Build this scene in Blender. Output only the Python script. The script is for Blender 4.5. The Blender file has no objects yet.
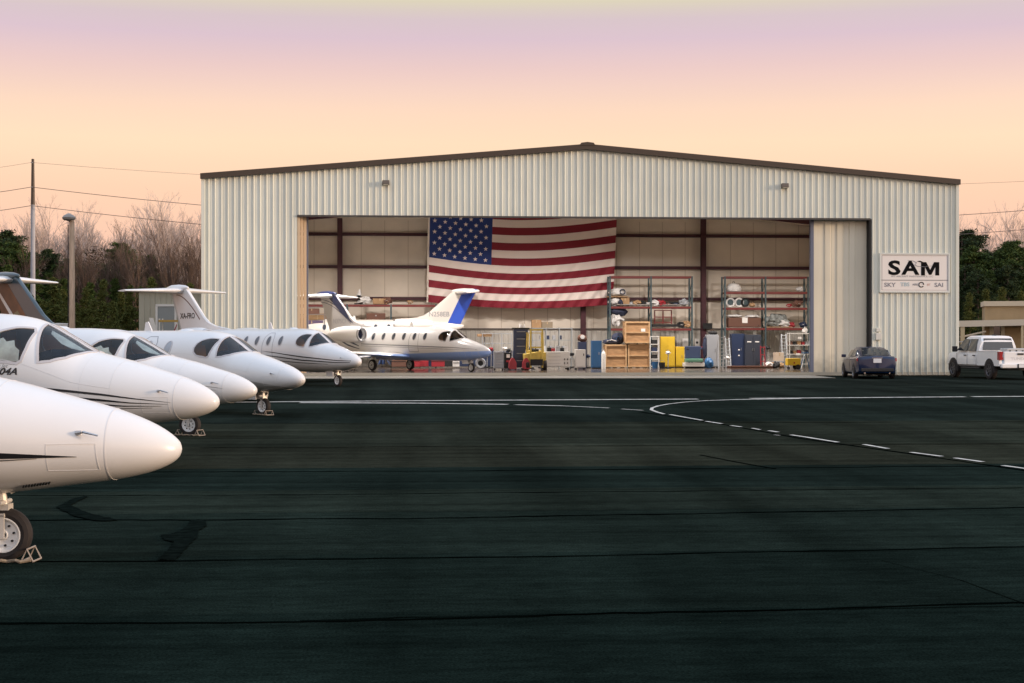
import bpy, bmesh, math, random
import numpy as np
from mathutils import Vector, Matrix, noise as mn
random.seed(7)
R = math.radians
PI = math.pi
scene = bpy.context.scene
COL = scene.collection
CH = 1.85          # eye height of the photographer
F = 1500.0         # focal length in pixels
HY = 338.0         # horizon line

def gp(px, py, z=0.0):
    """ground point seen at a pixel of the photograph"""
    Z = F * (CH - z) / (py - HY)
    return Vector(((px - 512) / F * Z, Z, z))

# ---------------------------------------------------------------- materials
MATS = {}
def mat(name, col, rough=0.5, metal=0.0, spec=0.5, var=0.0, vscale=3.0, bump=0.0, bscale=20.0, coat=0.0, stretch=(1, 1, 1)):
    if name in MATS: return MATS[name]
    m = bpy.data.materials.new(name); m.use_nodes = True
    nt = m.node_tree; N = nt.nodes; L = nt.links
    b = N['Principled BSDF']
    b.inputs['Base Color'].default_value = (*col, 1)
    b.inputs['Roughness'].default_value = rough
    b.inputs['Metallic'].default_value = metal
    b.inputs['Specular IOR Level'].default_value = spec
    b.inputs['Coat Weight'].default_value = coat
    tc = N.new('ShaderNodeTexCoord'); mp = N.new('ShaderNodeMapping')
    mp.inputs['Scale'].default_value = stretch
    L.new(tc.outputs['Object'], mp.inputs['Vector'])
    if var > 0:
        n = N.new('ShaderNodeTexNoise'); n.inputs['Scale'].default_value = vscale; n.inputs['Detail'].default_value = 6
        L.new(mp.outputs[0], n.inputs['Vector'])
        r = N.new('ShaderNodeValToRGB')
        r.color_ramp.elements[0].position = 0.3; r.color_ramp.elements[1].position = 0.7
        r.color_ramp.elements[0].color = (*[c * (1 - var) for c in col], 1)
        r.color_ramp.elements[1].color = (*[min(1, c * (1 + var)) for c in col], 1)
        L.new(n.outputs['Fac'], r.inputs['Fac']); L.new(r.outputs['Color'], b.inputs['Base Color'])
    if bump > 0:
        n2 = N.new('ShaderNodeTexNoise'); n2.inputs['Scale'].default_value = bscale; n2.inputs['Detail'].default_value = 4
        L.new(mp.outputs[0], n2.inputs['Vector'])
        bp = N.new('ShaderNodeBump'); bp.inputs['Strength'].default_value = bump; bp.inputs['Distance'].default_value = 0.02
        L.new(n2.outputs['Fac'], bp.inputs['Height']); L.new(bp.outputs[0], b.inputs['Normal'])
    MATS[name] = m
    return m

def glass_mat(name, tint=(.75, .8, .82), gloss=0.12, trans=0.7):
    if name in MATS: return MATS[name]
    m = bpy.data.materials.new(name); m.use_nodes = True
    nt = m.node_tree; N = nt.nodes; L = nt.links
    for n in list(N):
        if n.type != 'OUTPUT_MATERIAL': N.remove(n)
    out = [n for n in N if n.type == 'OUTPUT_MATERIAL'][0]
    t = N.new('ShaderNodeBsdfTransparent'); t.inputs[0].default_value = (*[c * trans for c in tint], 1)
    g = N.new('ShaderNodeBsdfGlossy'); g.inputs['Roughness'].default_value = 0.02
    fr = N.new('ShaderNodeFresnel'); fr.inputs[0].default_value = 1.5
    ad = N.new('ShaderNodeMath'); ad.operation = 'ADD'; ad.inputs[1].default_value = gloss; ad.use_clamp = True
    mx = N.new('ShaderNodeMixShader')
    L.new(fr.outputs[0], ad.inputs[0]); L.new(ad.outputs[0], mx.inputs[0])
    L.new(t.outputs[0], mx.inputs[1]); L.new(g.outputs[0], mx.inputs[2]); L.new(mx.outputs[0], out.inputs[0])
    MATS[name] = m
    return m

def two_tone(name, lo, hi, zsplit, slope=0.0, rough=0.28, coat=0.4):
    """paint whose colour changes along a line z = zsplit + slope*x (painted belly)"""
    m = mat(name, hi, rough, spec=0.5, coat=coat)
    nt = m.node_tree; N = nt.nodes; L = nt.links; b = N['Principled BSDF']
    tc = N.new('ShaderNodeTexCoord'); sp = N.new('ShaderNodeSeparateXYZ'); L.new(tc.outputs['Object'], sp.inputs[0])
    ma = N.new('ShaderNodeMath'); ma.operation = 'MULTIPLY_ADD'; ma.inputs[1].default_value = -slope
    L.new(sp.outputs['X'], ma.inputs[0]); L.new(sp.outputs['Z'], ma.inputs[2])
    gt = N.new('ShaderNodeMapRange'); gt.inputs['From Min'].default_value = zsplit - .01; gt.inputs['From Max'].default_value = zsplit + .01
    L.new(ma.outputs[0], gt.inputs['Value'])
    mx = N.new('ShaderNodeMix'); mx.data_type = 'RGBA'
    L.new(gt.outputs[0], mx.inputs['Factor']); mx.inputs['A'].default_value = (*lo, 1); mx.inputs['B'].default_value = (*hi, 1)
    L.new(mx.outputs['Result'], b.inputs['Base Color'])
    return m

M_white = mat('aircraft_white_paint', (.72, .715, .70), 0.30, var=.03, vscale=1.2, coat=.35)
M_white2 = two_tone('aircraft_white_over_grey', (.36, .36, .34), (.71, .705, .69), 0.92, -.16)
M_white3 = two_tone('aircraft_white_over_blue', (.30, .46, .85), (.82, .81, .80), 1.0, 0.03)
M_cream = mat('aircraft_cream_paint', (.66, .62, .57), .32, coat=.3)
M_black = mat('black_paint', (.012, .012, .014), .35)
M_silver = mat('aircraft_silver_paint', (.40, .38, .37), .35, metal=.1, coat=.3)
M_navy = mat('navy_paint', (.012, .018, .06), .35)
M_blue = mat('blue_paint', (.02, .07, .42), .35)
M_teal = mat('dark_teal_paint', (.035, .06, .075), .3, coat=.3)
M_rust = mat('brown_graphic_paint', (.16, .06, .025), .4, var=.35, vscale=2.2)
M_brown = mat('brown_stripe_paint', (.12, .05, .03), .4)
M_goldtan = mat('tan_graphic_paint', (.22, .17, .09), .4)
M_greyline = mat('grey_line_paint', (.28, .28, .29), .5)
M_seam = mat('panel_seam', (.655, .65, .64), .4)
M_door = mat('door_gap', (.30, .30, .31), .5)
M_trim = mat('window_surround', (.52, .50, .50), .4)
M_tyre = mat('tyre_rubber', (.018, .014, .013), .8, var=.3, vscale=9)
M_rim = mat('wheel_rim_white', (.72, .72, .70), .4)
M_strut = mat('gear_strut', (.62, .60, .56), .4, metal=.2)
M_steel = mat('bare_steel', (.45, .45, .46), .35, metal=.9)
M_dark = mat('dark_cavity', (.012, .012, .013), .8)
M_glass = glass_mat('aircraft_glass', (.92, .95, .97), .0, .96)
M_cabin = mat('cabin_window_glass', (.05, .06, .08), .08, spec=.8)
M_cabin_pale = mat('cabin_window_shade', (.30, .33, .37), .15, spec=.8)
M_seat = mat('tan_leather', (.62, .34, .20), .6)
M_inter = mat('cockpit_trim', (.30, .29, .28), .7)
M_panel = mat('instrument_panel', (.02, .025, .035), .5)

# ---------------------------------------------------------------- mesh helper
class MB:
    def __init__(s): s.v = []; s.f = []; s.mi = []; s.m = 0
    def add(s, vs, fs):
        o = len(s.v); s.v += [tuple(p) for p in vs]
        for f in fs: s.f.append(tuple(i + o for i in f)); s.mi.append(s.m)
    def box(s, c, d, rz=0.0, rx=0.0, ry=0.0):
        M = Matrix.Rotation(rz, 3, 'Z') @ Matrix.Rotation(ry, 3, 'Y') @ Matrix.Rotation(rx, 3, 'X')
        c = Vector(c); vs = []
        for z in (-1, 1):
            for x, y in ((-1, -1), (1, -1), (1, 1), (-1, 1)):
                vs.append(c + M @ Vector((x * d[0] / 2, y * d[1] / 2, z * d[2] / 2)))
        s.add(vs, [(3, 2, 1, 0), (4, 5, 6, 7), (0, 1, 5, 4), (1, 2, 6, 5), (2, 3, 7, 6), (3, 0, 4, 7)])
        return s
    def tube(s, pts, r, n=8, caps=True):
        pts = [Vector(p) for p in pts]
        rs = r if isinstance(r, (list, tuple)) else [r] * len(pts)
        vs = []; fs = []
        up = Vector((0, 0, 1))
        for i, p in enumerate(pts):
            t = (pts[min(i + 1, len(pts) - 1)] - pts[max(i - 1, 0)])
            if t.length < 1e-9: t = Vector((0, 0, 1))
            t.normalize()
            a = up.cross(t)
            if a.length < .05: a = Vector((1, 0, 0)).cross(t)
            a.normalize(); b = t.cross(a)
            for k in range(n):
                w = 2 * PI * k / n
                vs.append(p + (a * math.cos(w) + b * math.sin(w)) * rs[i])
        for i in range(len(pts) - 1):
            for k in range(n):
                fs.append((i * n + k, i * n + (k + 1) % n, (i + 1) * n + (k + 1) % n, (i + 1) * n + k))
        if caps:
            fs.append(tuple(range(n))[::-1]); fs.append(tuple((len(pts) - 1) * n + k for k in range(n)))
        s.add(vs, fs); return s
    def lathe(s, prof, c, axis='Z', n=24, ry=0.0):
        """prof: list of (radius, height) around an axis"""
        c = Vector(c); vs = []; fs = []
        for r, h in prof:
            for k in range(n):
                w = 2 * PI * k / n
                if axis == 'Z': p = Vector((r * math.cos(w), r * math.sin(w), h))
                elif axis == 'Y': p = Vector((r * math.cos(w), h, r * math.sin(w)))
                else: p = Vector((h, r * math.cos(w), r * math.sin(w)))
                vs.append(c + p)
        for i in range(len(prof) - 1):
            for k in range(n):
                fs.append((i * n + k, i * n + (k + 1) % n, (i + 1) * n + (k + 1) % n, (i + 1) * n + k))
        s.add(vs, fs); return s
    def prism(s, poly, axis, a, b):
        """extrude a closed 2-D polygon along an axis from a to b"""
        n = len(poly); vs = []
        for t in (a, b):
            for p, q in poly:
                vs.append({'X': (t, p, q), 'Y': (p, t, q), 'Z': (p, q, t)}[axis])
        fs = [tuple(range(n)), tuple(range(2 * n - 1, n - 1, -1))]
        for i in range(n): fs.append((i, (i + 1) % n, n + (i + 1) % n, n + i))
        s.add(vs, fs); return s
    def build(s, name, material, parent=None, smooth=False, bevel=0.0, loc=None, auto=None):
        me = bpy.data.meshes.new(name)
        me.from_pydata(s.v, [], s.f)
        ms = material if isinstance(material, (list, tuple)) else [material]
        for m in ms: me.materials.append(m)
        if len(ms) > 1: me.polygons.foreach_set('material_index', s.mi)
        bm = bmesh.new(); bm.from_mesh(me)
        bmesh.ops.remove_doubles(bm, verts=bm.verts, dist=1e-5)
        bmesh.ops.recalc_face_normals(bm, faces=bm.faces)
        if bevel > 0:
            ed = [e for e in bm.edges if len(e.link_faces) == 2 and e.calc_face_angle(0) > R(40)]
            bmesh.ops.bevel(bm, geom=ed, offset=bevel, segments=2, affect='EDGES', profile=.6, clamp_overlap=True)
        if smooth or auto:
            ang = auto or R(35)
            for f_ in bm.faces: f_.smooth = True
            for e in bm.edges:
                if len(e.link_faces) == 2 and e.calc_face_angle(0) > ang: e.smooth = False
        bm.to_mesh(me); bm.free()
        o = bpy.data.objects.new(name, me); COL.objects.link(o)
        if parent: o.parent = parent
        if loc is not None: o.location = loc
        return o

def tag(o, label, cat, group=None):
    o['label'] = label; o['category'] = cat
    if group: o['group'] = group
    return o
def thing(name, label, cat, loc=(0, 0, 0), rz=0.0, group=None, scale=None):
    o = bpy.data.objects.new(name, None); COL.objects.link(o)
    o.location = loc; o.rotation_euler = (0, 0, rz); o.empty_display_size = .3
    if scale: o.scale = scale
    return tag(o, label, cat, group)
def struct(o, kind='structure'):
    o['kind'] = kind; return o
def kids(o): return [c for c in bpy.data.objects if c.parent == o]
def copy_tree(o, parent=None, **k):
    c = o.copy(); COL.objects.link(c)
    if parent is not None: c.parent = parent
    for ch in kids(o): copy_tree(ch, c)
    return c
def text_mesh(txt, size, bold=0.0, xs=1.0, shear=0.0):
    cu = bpy.data.curves.new('lettering', 'FONT'); cu.body = txt; cu.size = size; cu.align_x = 'CENTER'; cu.align_y = 'CENTER'
    cu.offset = bold; cu.shear = shear; cu.resolution_u = 3
    ob = bpy.data.objects.new('lettering_tmp', cu); COL.objects.link(ob)
    bpy.context.view_layer.update()
    me = bpy.data.meshes.new_from_object(ob.evaluated_get(bpy.context.evaluated_depsgraph_get()))
    bpy.data.objects.remove(ob); bpy.data.curves.remove(cu)
    for v in me.vertices: v.co.x *= xs
    return me
def text_obj(name, txt, size, m, parent, fn, bold=0.0, xs=1.0, shear=0.0):
    """lettering whose flat vertices (a, b) are carried to a surface by fn"""
    me = text_mesh(txt, size, bold, xs, shear)
    for v in me.vertices: v.co = fn(v.co.x, v.co.y)
    me.materials.clear(); me.materials.append(m)
    o = bpy.data.objects.new(name, me); COL.objects.link(o); o.parent = parent
    return o

# ---------------------------------------------------------------- camera, world, sun
cam = bpy.data.cameras.new('camera'); co = bpy.data.objects.new('camera', cam); COL.objects.link(co)
cam.sensor_width = 36; cam.lens = 36 * F / 1024; cam.clip_end = 5000; cam.clip_start = .1
cam.shift_y = 0
co.location = (0, 0, CH); co.rotation_euler = (R(90) - math.atan((341.5 - HY) / F), 0, 0)
scene.camera = co
scene.view_settings.view_transform = 'Standard'; scene.view_settings.look = 'None'
scene.view_settings.gamma = 1; scene.view_settings.exposure = 0.12

def srgb(r, g, b):
    return tuple(((c / 255) / 12.92 if c / 255 <= .04045 else ((c / 255 + .055) / 1.055) ** 2.4) for c in (r, g, b))
w = bpy.data.worlds.new('World'); scene.world = w; w.use_nodes = True
nt = w.node_tree; N = nt.nodes; L = nt.links
bg = N['Background']
tc = N.new('ShaderNodeTexCoord'); sp = N.new('ShaderNodeSeparateXYZ'); L.new(tc.outputs['Generated'], sp.inputs[0])
el = N.new('ShaderNodeMath'); el.operation = 'ARCSINE'; el.use_clamp = False; L.new(sp.outputs['Z'], el.inputs[0])
mr = N.new('ShaderNodeMapRange'); mr.inputs['From Min'].default_value = 0; mr.inputs['From Max'].default_value = PI / 2
L.new(el.outputs[0], mr.inputs['Value'])
def sky_ramp(stops):
    r = N.new('ShaderNodeValToRGB'); cr = r.color_ramp
    cr.interpolation = 'EASE' if False else 'LINEAR'
    while len(cr.elements) > 1: cr.elements.remove(cr.elements[-1])
    cr.elements[0].position = stops[0][0] / 90; cr.elements[0].color = (*stops[0][1], 1)
    for d, c in stops[1:]:
        e = cr.elements.new(d / 90); e.color = (*c, 1)
    L.new(mr.outputs[0], r.inputs['Fac']); return r
EAST = [(0, srgb(244, 196, 176)), (3, srgb(246, 196, 172)), (5.5, srgb(250, 207, 176)), (7.3, srgb(252, 219, 186)), (8.6, srgb(247, 213, 188)), (10.1, srgb(231, 199, 194)), (11.3, srgb(214, 190, 201)),
        (12.1, srgb(211, 193, 196)), (12.6, srgb(216, 207, 182)), (14, srgb(214, 206, 190)), (22, (.72, .71, .78)), (40, (.80, .93, 1.14)), (90, (.76, .95, 1.27))]
WEST = [(0, (1.4, .92, .72)), (6, (1.6, 1.16, .95)), (15, (1.3, 1.18, 1.15)), (30, (.98, 1.05, 1.22)), (50, (.76, .92, 1.24)), (90, (.66, .88, 1.32))]
r1 = sky_ramp(EAST); r2 = sky_ramp(WEST)
# the afterglow side of the sky: behind the camera and to the right
gl = N.new('ShaderNodeVectorMath'); gl.operation = 'DOT_PRODUCT'; L.new(tc.outputs['Generated'], gl.inputs[0])
ga = R(-28); gl.inputs[1].default_value = (math.cos(ga), math.sin(ga), 0)
gm = N.new('ShaderNodeMapRange'); gm.interpolation_type = 'SMOOTHSTEP'; gm.inputs['From Min'].default_value = -.1; gm.inputs['From Max'].default_value = .85
L.new(gl.outputs['Value'], gm.inputs['Value'])
mx = N.new('ShaderNodeMix'); mx.data_type = 'RGBA'; L.new(gm.outputs[0], mx.inputs['Factor'])
L.new(r1.outputs[0], mx.inputs['A']); L.new(r2.outputs[0], mx.inputs['B'])
# faint uneven haze so the sky is not a perfect gradient
mpz = N.new('ShaderNodeMapping'); mpz.inputs['Scale'].default_value = (1.2, 1.2, 9); L.new(tc.outputs['Generated'], mpz.inputs[0])
nz_ = N.new('ShaderNodeTexNoise'); nz_.inputs['Scale'].default_value = 2.2; nz_.inputs['Detail'].default_value = 3; L.new(mpz.outputs[0], nz_.inputs[0])
hz = N.new('ShaderNodeMapRange'); hz.inputs['To Min'].default_value = .97; hz.inputs['To Max'].default_value = 1.03; L.new(nz_.outputs['Fac'], hz.inputs['Value'])
sc = N.new('ShaderNodeVectorMath'); sc.operation = 'SCALE'; L.new(mx.outputs['Result'], sc.inputs[0]); L.new(hz.outputs[0], sc.inputs['Scale'])
L.new(sc.outputs[0], bg.inputs['Color'])
bg.inputs['Strength'].default_value = 1.0
sun = bpy.data.lights.new('sun', 'SUN'); so = bpy.data.objects.new('sun', sun); COL.objects.link(so)
sun.energy = 2.6; sun.angle = R(7); sun.color = (1.0, .70, .46)
saz = R(-15); sel = R(8)
sd = Vector((math.cos(saz) * math.cos(sel), math.sin(saz) * math.cos(sel), math.sin(sel)))
so.rotation_euler = (-sd).to_track_quat('-Z', 'Y').to_euler()

# ---------------------------------------------------------------- ground
def ground_material():
    m = mat('asphalt', (.02, .027, .025), .95, spec=.0)
    nt = m.node_tree; N = nt.nodes; L = nt.links; b = N['Principled BSDF']
    tc = N.new('ShaderNodeTexCoord')
    rt = N.new('ShaderNodeMapping'); rt.inputs['Rotation'].default_value = (0, 0, -math.atan2(2.72, 36.95)); L.new(tc.outputs['Object'], rt.inputs[0])
    def noise_(scale, detail, st, rough=.55, rot=0):
        mp = N.new('ShaderNodeMapping'); mp.inputs['Scale'].default_value = st; mp.inputs['Rotation'].default_value = (0, 0, rot); L.new(rt.outputs[0], mp.inputs[0])
        n = N.new('ShaderNodeTexNoise'); n.inputs['Scale'].default_value = scale; n.inputs['Detail'].default_value = detail
        n.inputs['Roughness'].default_value = rough
        L.new(mp.outputs[0], n.inputs[0]); return n
    def ramp(src, p0, p1, a, c):
        r = N.new('ShaderNodeMapRange'); r.inputs['From Min'].default_value = p0; r.inputs['From Max'].default_value = p1
        r.inputs['To Min'].default_value = a; r.inputs['To Max'].default_value = c; L.new(src, r.inputs['Value']); return r.outputs[0]
    # paving lanes of slightly different asphalt, the nearest darkened as lens vignette
    sp = N.new('ShaderNodeSeparateXYZ'); L.new(rt.outputs[0], sp.inputs[0])
    lane = N.new('ShaderNodeValToRGB'); cr = lane.color_ramp; cr.interpolation = 'CONSTANT'
    t = [(0, .0062, .0108, .0088), (9.95, .0080, .0132, .0106), (12.85, .0104, .0160, .0126), (15.7, .0136, .0188, .0142), (18.1, .0094, .0148, .0120), (21.1, .0220, .0240, .0166), (25.7, .0196, .0228, .0162), (32.6, .0130, .0180, .0144), (44, .0150, .0190, .0150), (58, .0136, .0170, .0136)]
    cr.elements[0].position = 0; cr.elements[0].color = (*t[0][1:], 1); cr.elements.remove(cr.elements[1])
    for y, r_, g_, b_ in t[1:]: e = cr.elements.new(y / 100); e.color = (r_, g_, b_, 1)
    ln_ = N.new('ShaderNodeMath'); ln_.operation = 'MULTIPLY'; ln_.inputs[1].default_value = .01; L.new(sp.outputs['Y'], ln_.inputs[0]); L.new(ln_.outputs[0], lane.inputs['Fac'])
    f = [ramp(noise_(1.0, 5, (.12, 2.6, 1), .6).outputs['Fac'], .3, .7, .66, 1.36), ramp(noise_(.45, 4, (.5, .5, 1)).outputs['Fac'], .3, .7, .70, 1.3),
         ramp(noise_(.5, 3, (1.6, .10, 1), .5, .25).outputs['Fac'], .35, .65, .78, 1.2), ramp(noise_(9, 5, (.5, 1.2, 1), .7).outputs['Fac'], .3, .7, .68, 1.36), ramp(noise_(55, 3, (1, 1, 1), .7).outputs['Fac'], .3, .7, .42, 1.7)]
    v = lane.outputs[0]
    for q in f:
        ml = N.new('ShaderNodeVectorMath'); ml.operation = 'SCALE'; L.new(v, ml.inputs[0]); L.new(q, ml.inputs['Scale']); v = ml.outputs[0]
    L.new(v, b.inputs['Base Color'])
    g = noise_(60, 4, (1, 1, 1), .7)
    bp = N.new('ShaderNodeBump'); bp.inputs['Strength'].default_value = .35; bp.inputs['Distance'].default_value = .01
    L.new(g.outputs['Fac'], bp.inputs['Height']); L.new(bp.outputs[0], b.inputs['Normal'])
    return m
M_asph = ground_material()
M_seal = mat('crack_sealant', (.0012, .0022, .0018), .9, spec=.0)
M_conc = mat('concrete_apron', (.30, .265, .205), .8, var=.22, vscale=1.3, bump=.2, stretch=(.5, 1, 1))
M_floor = mat('sealed_concrete_floor', (.075, .055, .042), .16, var=.35, vscale=.9, spec=.5)
M_grass = mat('dry_grass', (.07, .065, .03), .95, var=.4, vscale=.6)
M_line = mat('worn_white_line', (.52, .49, .43), .7, var=.4, vscale=5)

struct(MB().box((0, 900, -.10), (5000, 4200, .1)).build('grass_field', M_grass))
g = MB(); g.add([(-160, -60, 0), (150, -60, 0), (150, 108, 0), (-160, 108, 0)], [(0, 1, 2, 3)])
struct(g.build('tarmac', M_asph))

def strip(mb, pts, w, z):
    """flat strip on the ground, pts world xy; w width or list"""
    pts = [Vector((p[0], p[1], 0)) for p in pts]; vs = []; fs = []
    for i, p in enumerate(pts):
        t = (pts[min(i + 1, len(pts) - 1)] - pts[max(i - 1, 0)]).normalized(); n = Vector((-t.y, t.x, 0))
        ww = w[i] if isinstance(w, list) else w
        vs += [p + n * ww / 2 + Vector((0, 0, z)), p - n * ww / 2 + Vector((0, 0, z))]
    for i in range(len(pts) - 1): fs.append((2 * i, 2 * i + 1, 2 * i + 3, 2 * i + 2))
    mb.add(vs, fs)
def dense(pix, step=8):
    out = []
    for (a, b), (c, d) in zip(pix[:-1], pix[1:]):
        n = max(1, int(abs(c - a) / step))
        for k in range(n): out.append((a + (c - a) * k / n, b + (d - b) * k / n))
    out.append(pix[-1]); return out
# painted taxi lines (worn)
ln = MB()
LW = .15
def line(pix, w=LW, wear=.0):
    P = [gp(*q) for q in dense(pix, 4)]
    seg = []
    if w > .1: w = [.09 + .30 * abs((P[min(i + 1, len(P) - 1)] - P[max(i - 1, 0)]).normalized().x) ** 6 for i in range(len(P))]; w = max(w) if wear else w
    for p in P:
        if wear and mn.noise(Vector((p.x * .9, p.y * .5, 3.3))) > wear:
            if len(seg) > 1: strip(ln, seg, w, .009)
            seg = []
        else: seg.append((p.x + .0, p.y + .02 * mn.noise(p)))
    if len(seg) > 1: strip(ln, seg, w, .009)
line([(215, 402.6), (330, 401.6), (470, 400.6), (600, 399.8), (698, 399.3)], .18)
line([(750, 398.6), (860, 397.8), (965, 397.0)], .2); line([(972, 396.9), (1024, 396.6), (1150, 396.0)], .2)
line([(300, 402.9), (420, 403.4), (508, 404.6)], .12); line([(515, 404.9), (560, 406.0), (609, 408.2)], .15)
line([(622, 409.3), (643, 410.6)], .15)
line([(664, 414.3), (657, 412.3), (651.5, 410.2), (652, 408.2), (658, 406.2), (668, 404.3), (684, 402.4), (705, 400.9), (735, 399.8), (770, 399.2), (800, 398.8)], .26)
line([(670, 414.8), (702, 420.6)], .18); line([(706, 421.6), (722, 424)], .15); line([(731, 425.8), (741, 427.2)], .17); line([(752, 428.5), (760, 430)], .07)
line([(769, 431), (778, 432.4)], .17); line([(774, 435.3), (780, 435.7)], .06); line([(791, 435.2), (803, 437)], .19); line([(803, 437), (838, 442.6)], .2); line([(864, 444.8), (888, 449)], .15)
line([(911, 452.7), (942, 456.8)], .17, .5); line([(955, 458.4), (983, 462.3)], .17, .5); line([(1003, 466), (1040, 471)], .2)
struct(ln.build('painted_line', M_line))
# tar joints between paving lanes
jn = MB()
def joint(pix, w0=.05, amp=.03, z=.005, sd_=0):
    P = []; W = []
    for q in dense(pix, 7):
        p = gp(*q); P.append((p.x, p.y + amp * mn.noise(Vector((p.x * .8, sd_, 0))) + amp * .4 * mn.noise(Vector((p.x * 5, sd_, 9)))))
        W.append(w0 * (.6 + .8 * abs(mn.noise(Vector((p.x * 1.7, sd_, 5))) + .4)))
    strip(jn, P, W, z)
joint([(-200, 629), (0, 624.5), (330, 622), (520, 617), (1024, 603.5), (1300, 596)], .045, .05, sd_=1)
joint([(300, 621.5), (640, 613), (1024, 606.8)], .02, .05, sd_=8)
joint([(-200, 563), (150, 561.5), (540, 557), (1024, 547), (1300, 541)], .045, .06, sd_=2)
joint([(-200, 524), (0, 521), (400, 519), (1024, 508), (1300, 503)], .06, .07, sd_=3)
joint([(-200, 497), (300, 495), (1024, 488)], .04, .08, sd_=4)
joint([(-200, 473), (400, 471.5), (1024, 466)], .06, .1, sd_=5)
joint([(200, 448), (1024, 444)], .06, .1, sd_=6)
joint([(200, 424), (1024, 422)], .07, .1, sd_=7)
joint([(640, 412), (720, 424), (800, 438.5), (900, 452.5), (1030, 471.5)], .09, .05, sd_=12)
joint([(700, 455), (735, 462), (775, 469)], .06, .1, sd_=13)
joint([(880, 560), (960, 580), (1030, 606)], .012, .1, sd_=14)
# sealed patches / stains near the first aircraft
stn = MB()
def blob(pix, z=.012):
    pix = pix + [pix[0]]; q2 = []
    for (a_, b_), (c_, d_) in zip(pix[:-1], pix[1:]):
        for k in range(5):
            t_ = k / 5; x_, y_ = a_ + (c_ - a_) * t_, b_ + (d_ - b_) * t_
            q2.append((x_ + 2.2 * mn.noise(Vector((x_ * .35, y_ * .5, 1))), y_ + .9 * mn.noise(Vector((x_ * .4, y_ * .5, 7)))))
    vs = [gp(*q) for q in q2]
    stn.add([(v.x, v.y, z) for v in vs], [tuple(range(len(vs)))])
blob([(157, 561), (163, 556), (170, 548), (173, 543), (164, 541), (160, 536), (172, 534.5), (180, 532), (187, 527), (190, 522), (197, 520.5), (206, 521), (206, 527), (199, 531), (197, 538), (190, 544), (186, 550), (180, 556), (175, 561)])
blob([(56, 508), (64, 504), (74, 499), (84, 497), (89, 496.5), (80, 501), (71, 506), (80, 511), (92, 515), (110, 519), (118, 521), (98, 522), (78, 518), (63, 512)])
struct(jn.build('tar_joint', M_seal)); struct(stn.build('tar_stain', mat('old_tar', (.0052, .0082, .0068), .8, spec=.0, var=.45, vscale=9)))

# ================================================================ AIRCRAFT
# s = metres behind the nose tip, z = height; local x = GS - s (origin at the nose wheel's contact), starboard = -y
GS = 1.45
def q_(s):
    if s < 2.3: return s * .86
    if s < 4.5: return s - .322
    return s - .322 * max(0, (9 - s) / 4.5)
PROF = np.array([  # s, top, bottom, half width
 (0, .95, .95, .0), (.02, 1.005, .895, .06), (.06, 1.045, .855, .105), (.14, 1.10, .81, .165), (.3, 1.18, .755, .245), (.6, 1.285, .695, .345), (1.0, 1.385, .65, .44),
 (1.5, 1.505, .595, .55), (2.0, 1.605, .56, .635), (2.22, 1.65, .55, .665), (2.6, 1.845, .54, .71), (3.0, 2.045, .535, .755), (3.3, 2.145, .53, .785),
 (3.7, 2.20, .53, .81), (4.2, 2.22, .53, .83), (6, 2.22, .53, .84), (9.0, 2.22, .54, .84), (10.0, 2.21, .64, .80), (11.0, 2.16, .86, .66), (12.0, 2.08, 1.16, .46),
 (12.8, 2.0, 1.42, .28), (13.4, 1.93, 1.62, .12), (13.6, 1.90, 1.72, .05)])
def pchip(x, xs, ys):
    h = np.diff(xs); d = np.diff(ys) / h
    m = np.zeros(len(xs)); m[0] = d[0]; m[-1] = d[-1]
    for i in range(1, len(xs) - 1):
        if d[i - 1] * d[i] > 0:
            w1 = 2 * h[i] + h[i - 1]; w2 = h[i] + 2 * h[i - 1]
            m[i] = (w1 + w2) / (w1 / d[i - 1] + w2 / d[i])
    i = int(min(max(np.searchsorted(xs, x) - 1, 0), len(xs) - 2)); t = (x - xs[i]) / h[i]
    return float((2*t**3-3*t**2+1)*ys[i] + (t**3-2*t**2+t)*h[i]*m[i] + (-2*t**3+3*t**2)*ys[i+1] + (t**3-t**2)*h[i]*m[i+1])
_pc = {}
def prof(s):
    k = round(s, 4)
    if k not in _pc: _pc[k] = tuple(pchip(s, PROF[:, 0], PROF[:, j]) for j in (1, 2, 3))
    return _pc[k]
def xsec(s, a):
    """a in radians, 0 = starboard side, pi/2 = top"""
    top, bot, hw = prof(s); zm = bot + .47 * (top - bot)
    ca, sa = math.cos(a), math.sin(a)
    e = 2 / 2.12
    y = -hw * math.copysign(abs(ca) ** e, ca)
    hgt = (top - zm) if sa > 0 else (zm - bot)
    return y, zm + hgt * math.copysign(abs(sa) ** e, sa)
def P(s, a, off=0.0):
    y, z = xsec(s, a)
    p = Vector((GS - q_(s), y, z))
    if off:
        y2, z2 = xsec(s, a + .01); y1, z1 = xsec(s, a - .01)
        ds = .02; y4, z4 = xsec(s + ds, a); y3, z3 = xsec(max(0, s - ds), a)
        t1 = Vector((0, y2 - y1, z2 - z1)); t2 = Vector((-(s + ds - max(0, s - ds)), y4 - y3, z4 - z3))
        n = t1.cross(t2)
        if n.length > 1e-9:
            n.normalize()
            c = Vector((0, y, z - .5 * (prof(s)[0] + prof(s)[1])))
            if n.dot(c) < 0: n = -n
            p = p + n * off
    return p
def ang(s, z, side=1):
    """angle on the starboard side (side=1) or port (-1) at height z"""
    top, bot, hw = prof(s); zm = bot + .47 * (top - bot)
    h = (top - zm) if z > zm else (zm - bot)
    q = max(-.999, min(.999, (z - zm) / h)); sa = math.copysign(abs(q) ** (2.12 / 2), q)
    a = math.asin(max(-1, min(1, sa)))
    return a if side == 1 else PI - a
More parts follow.
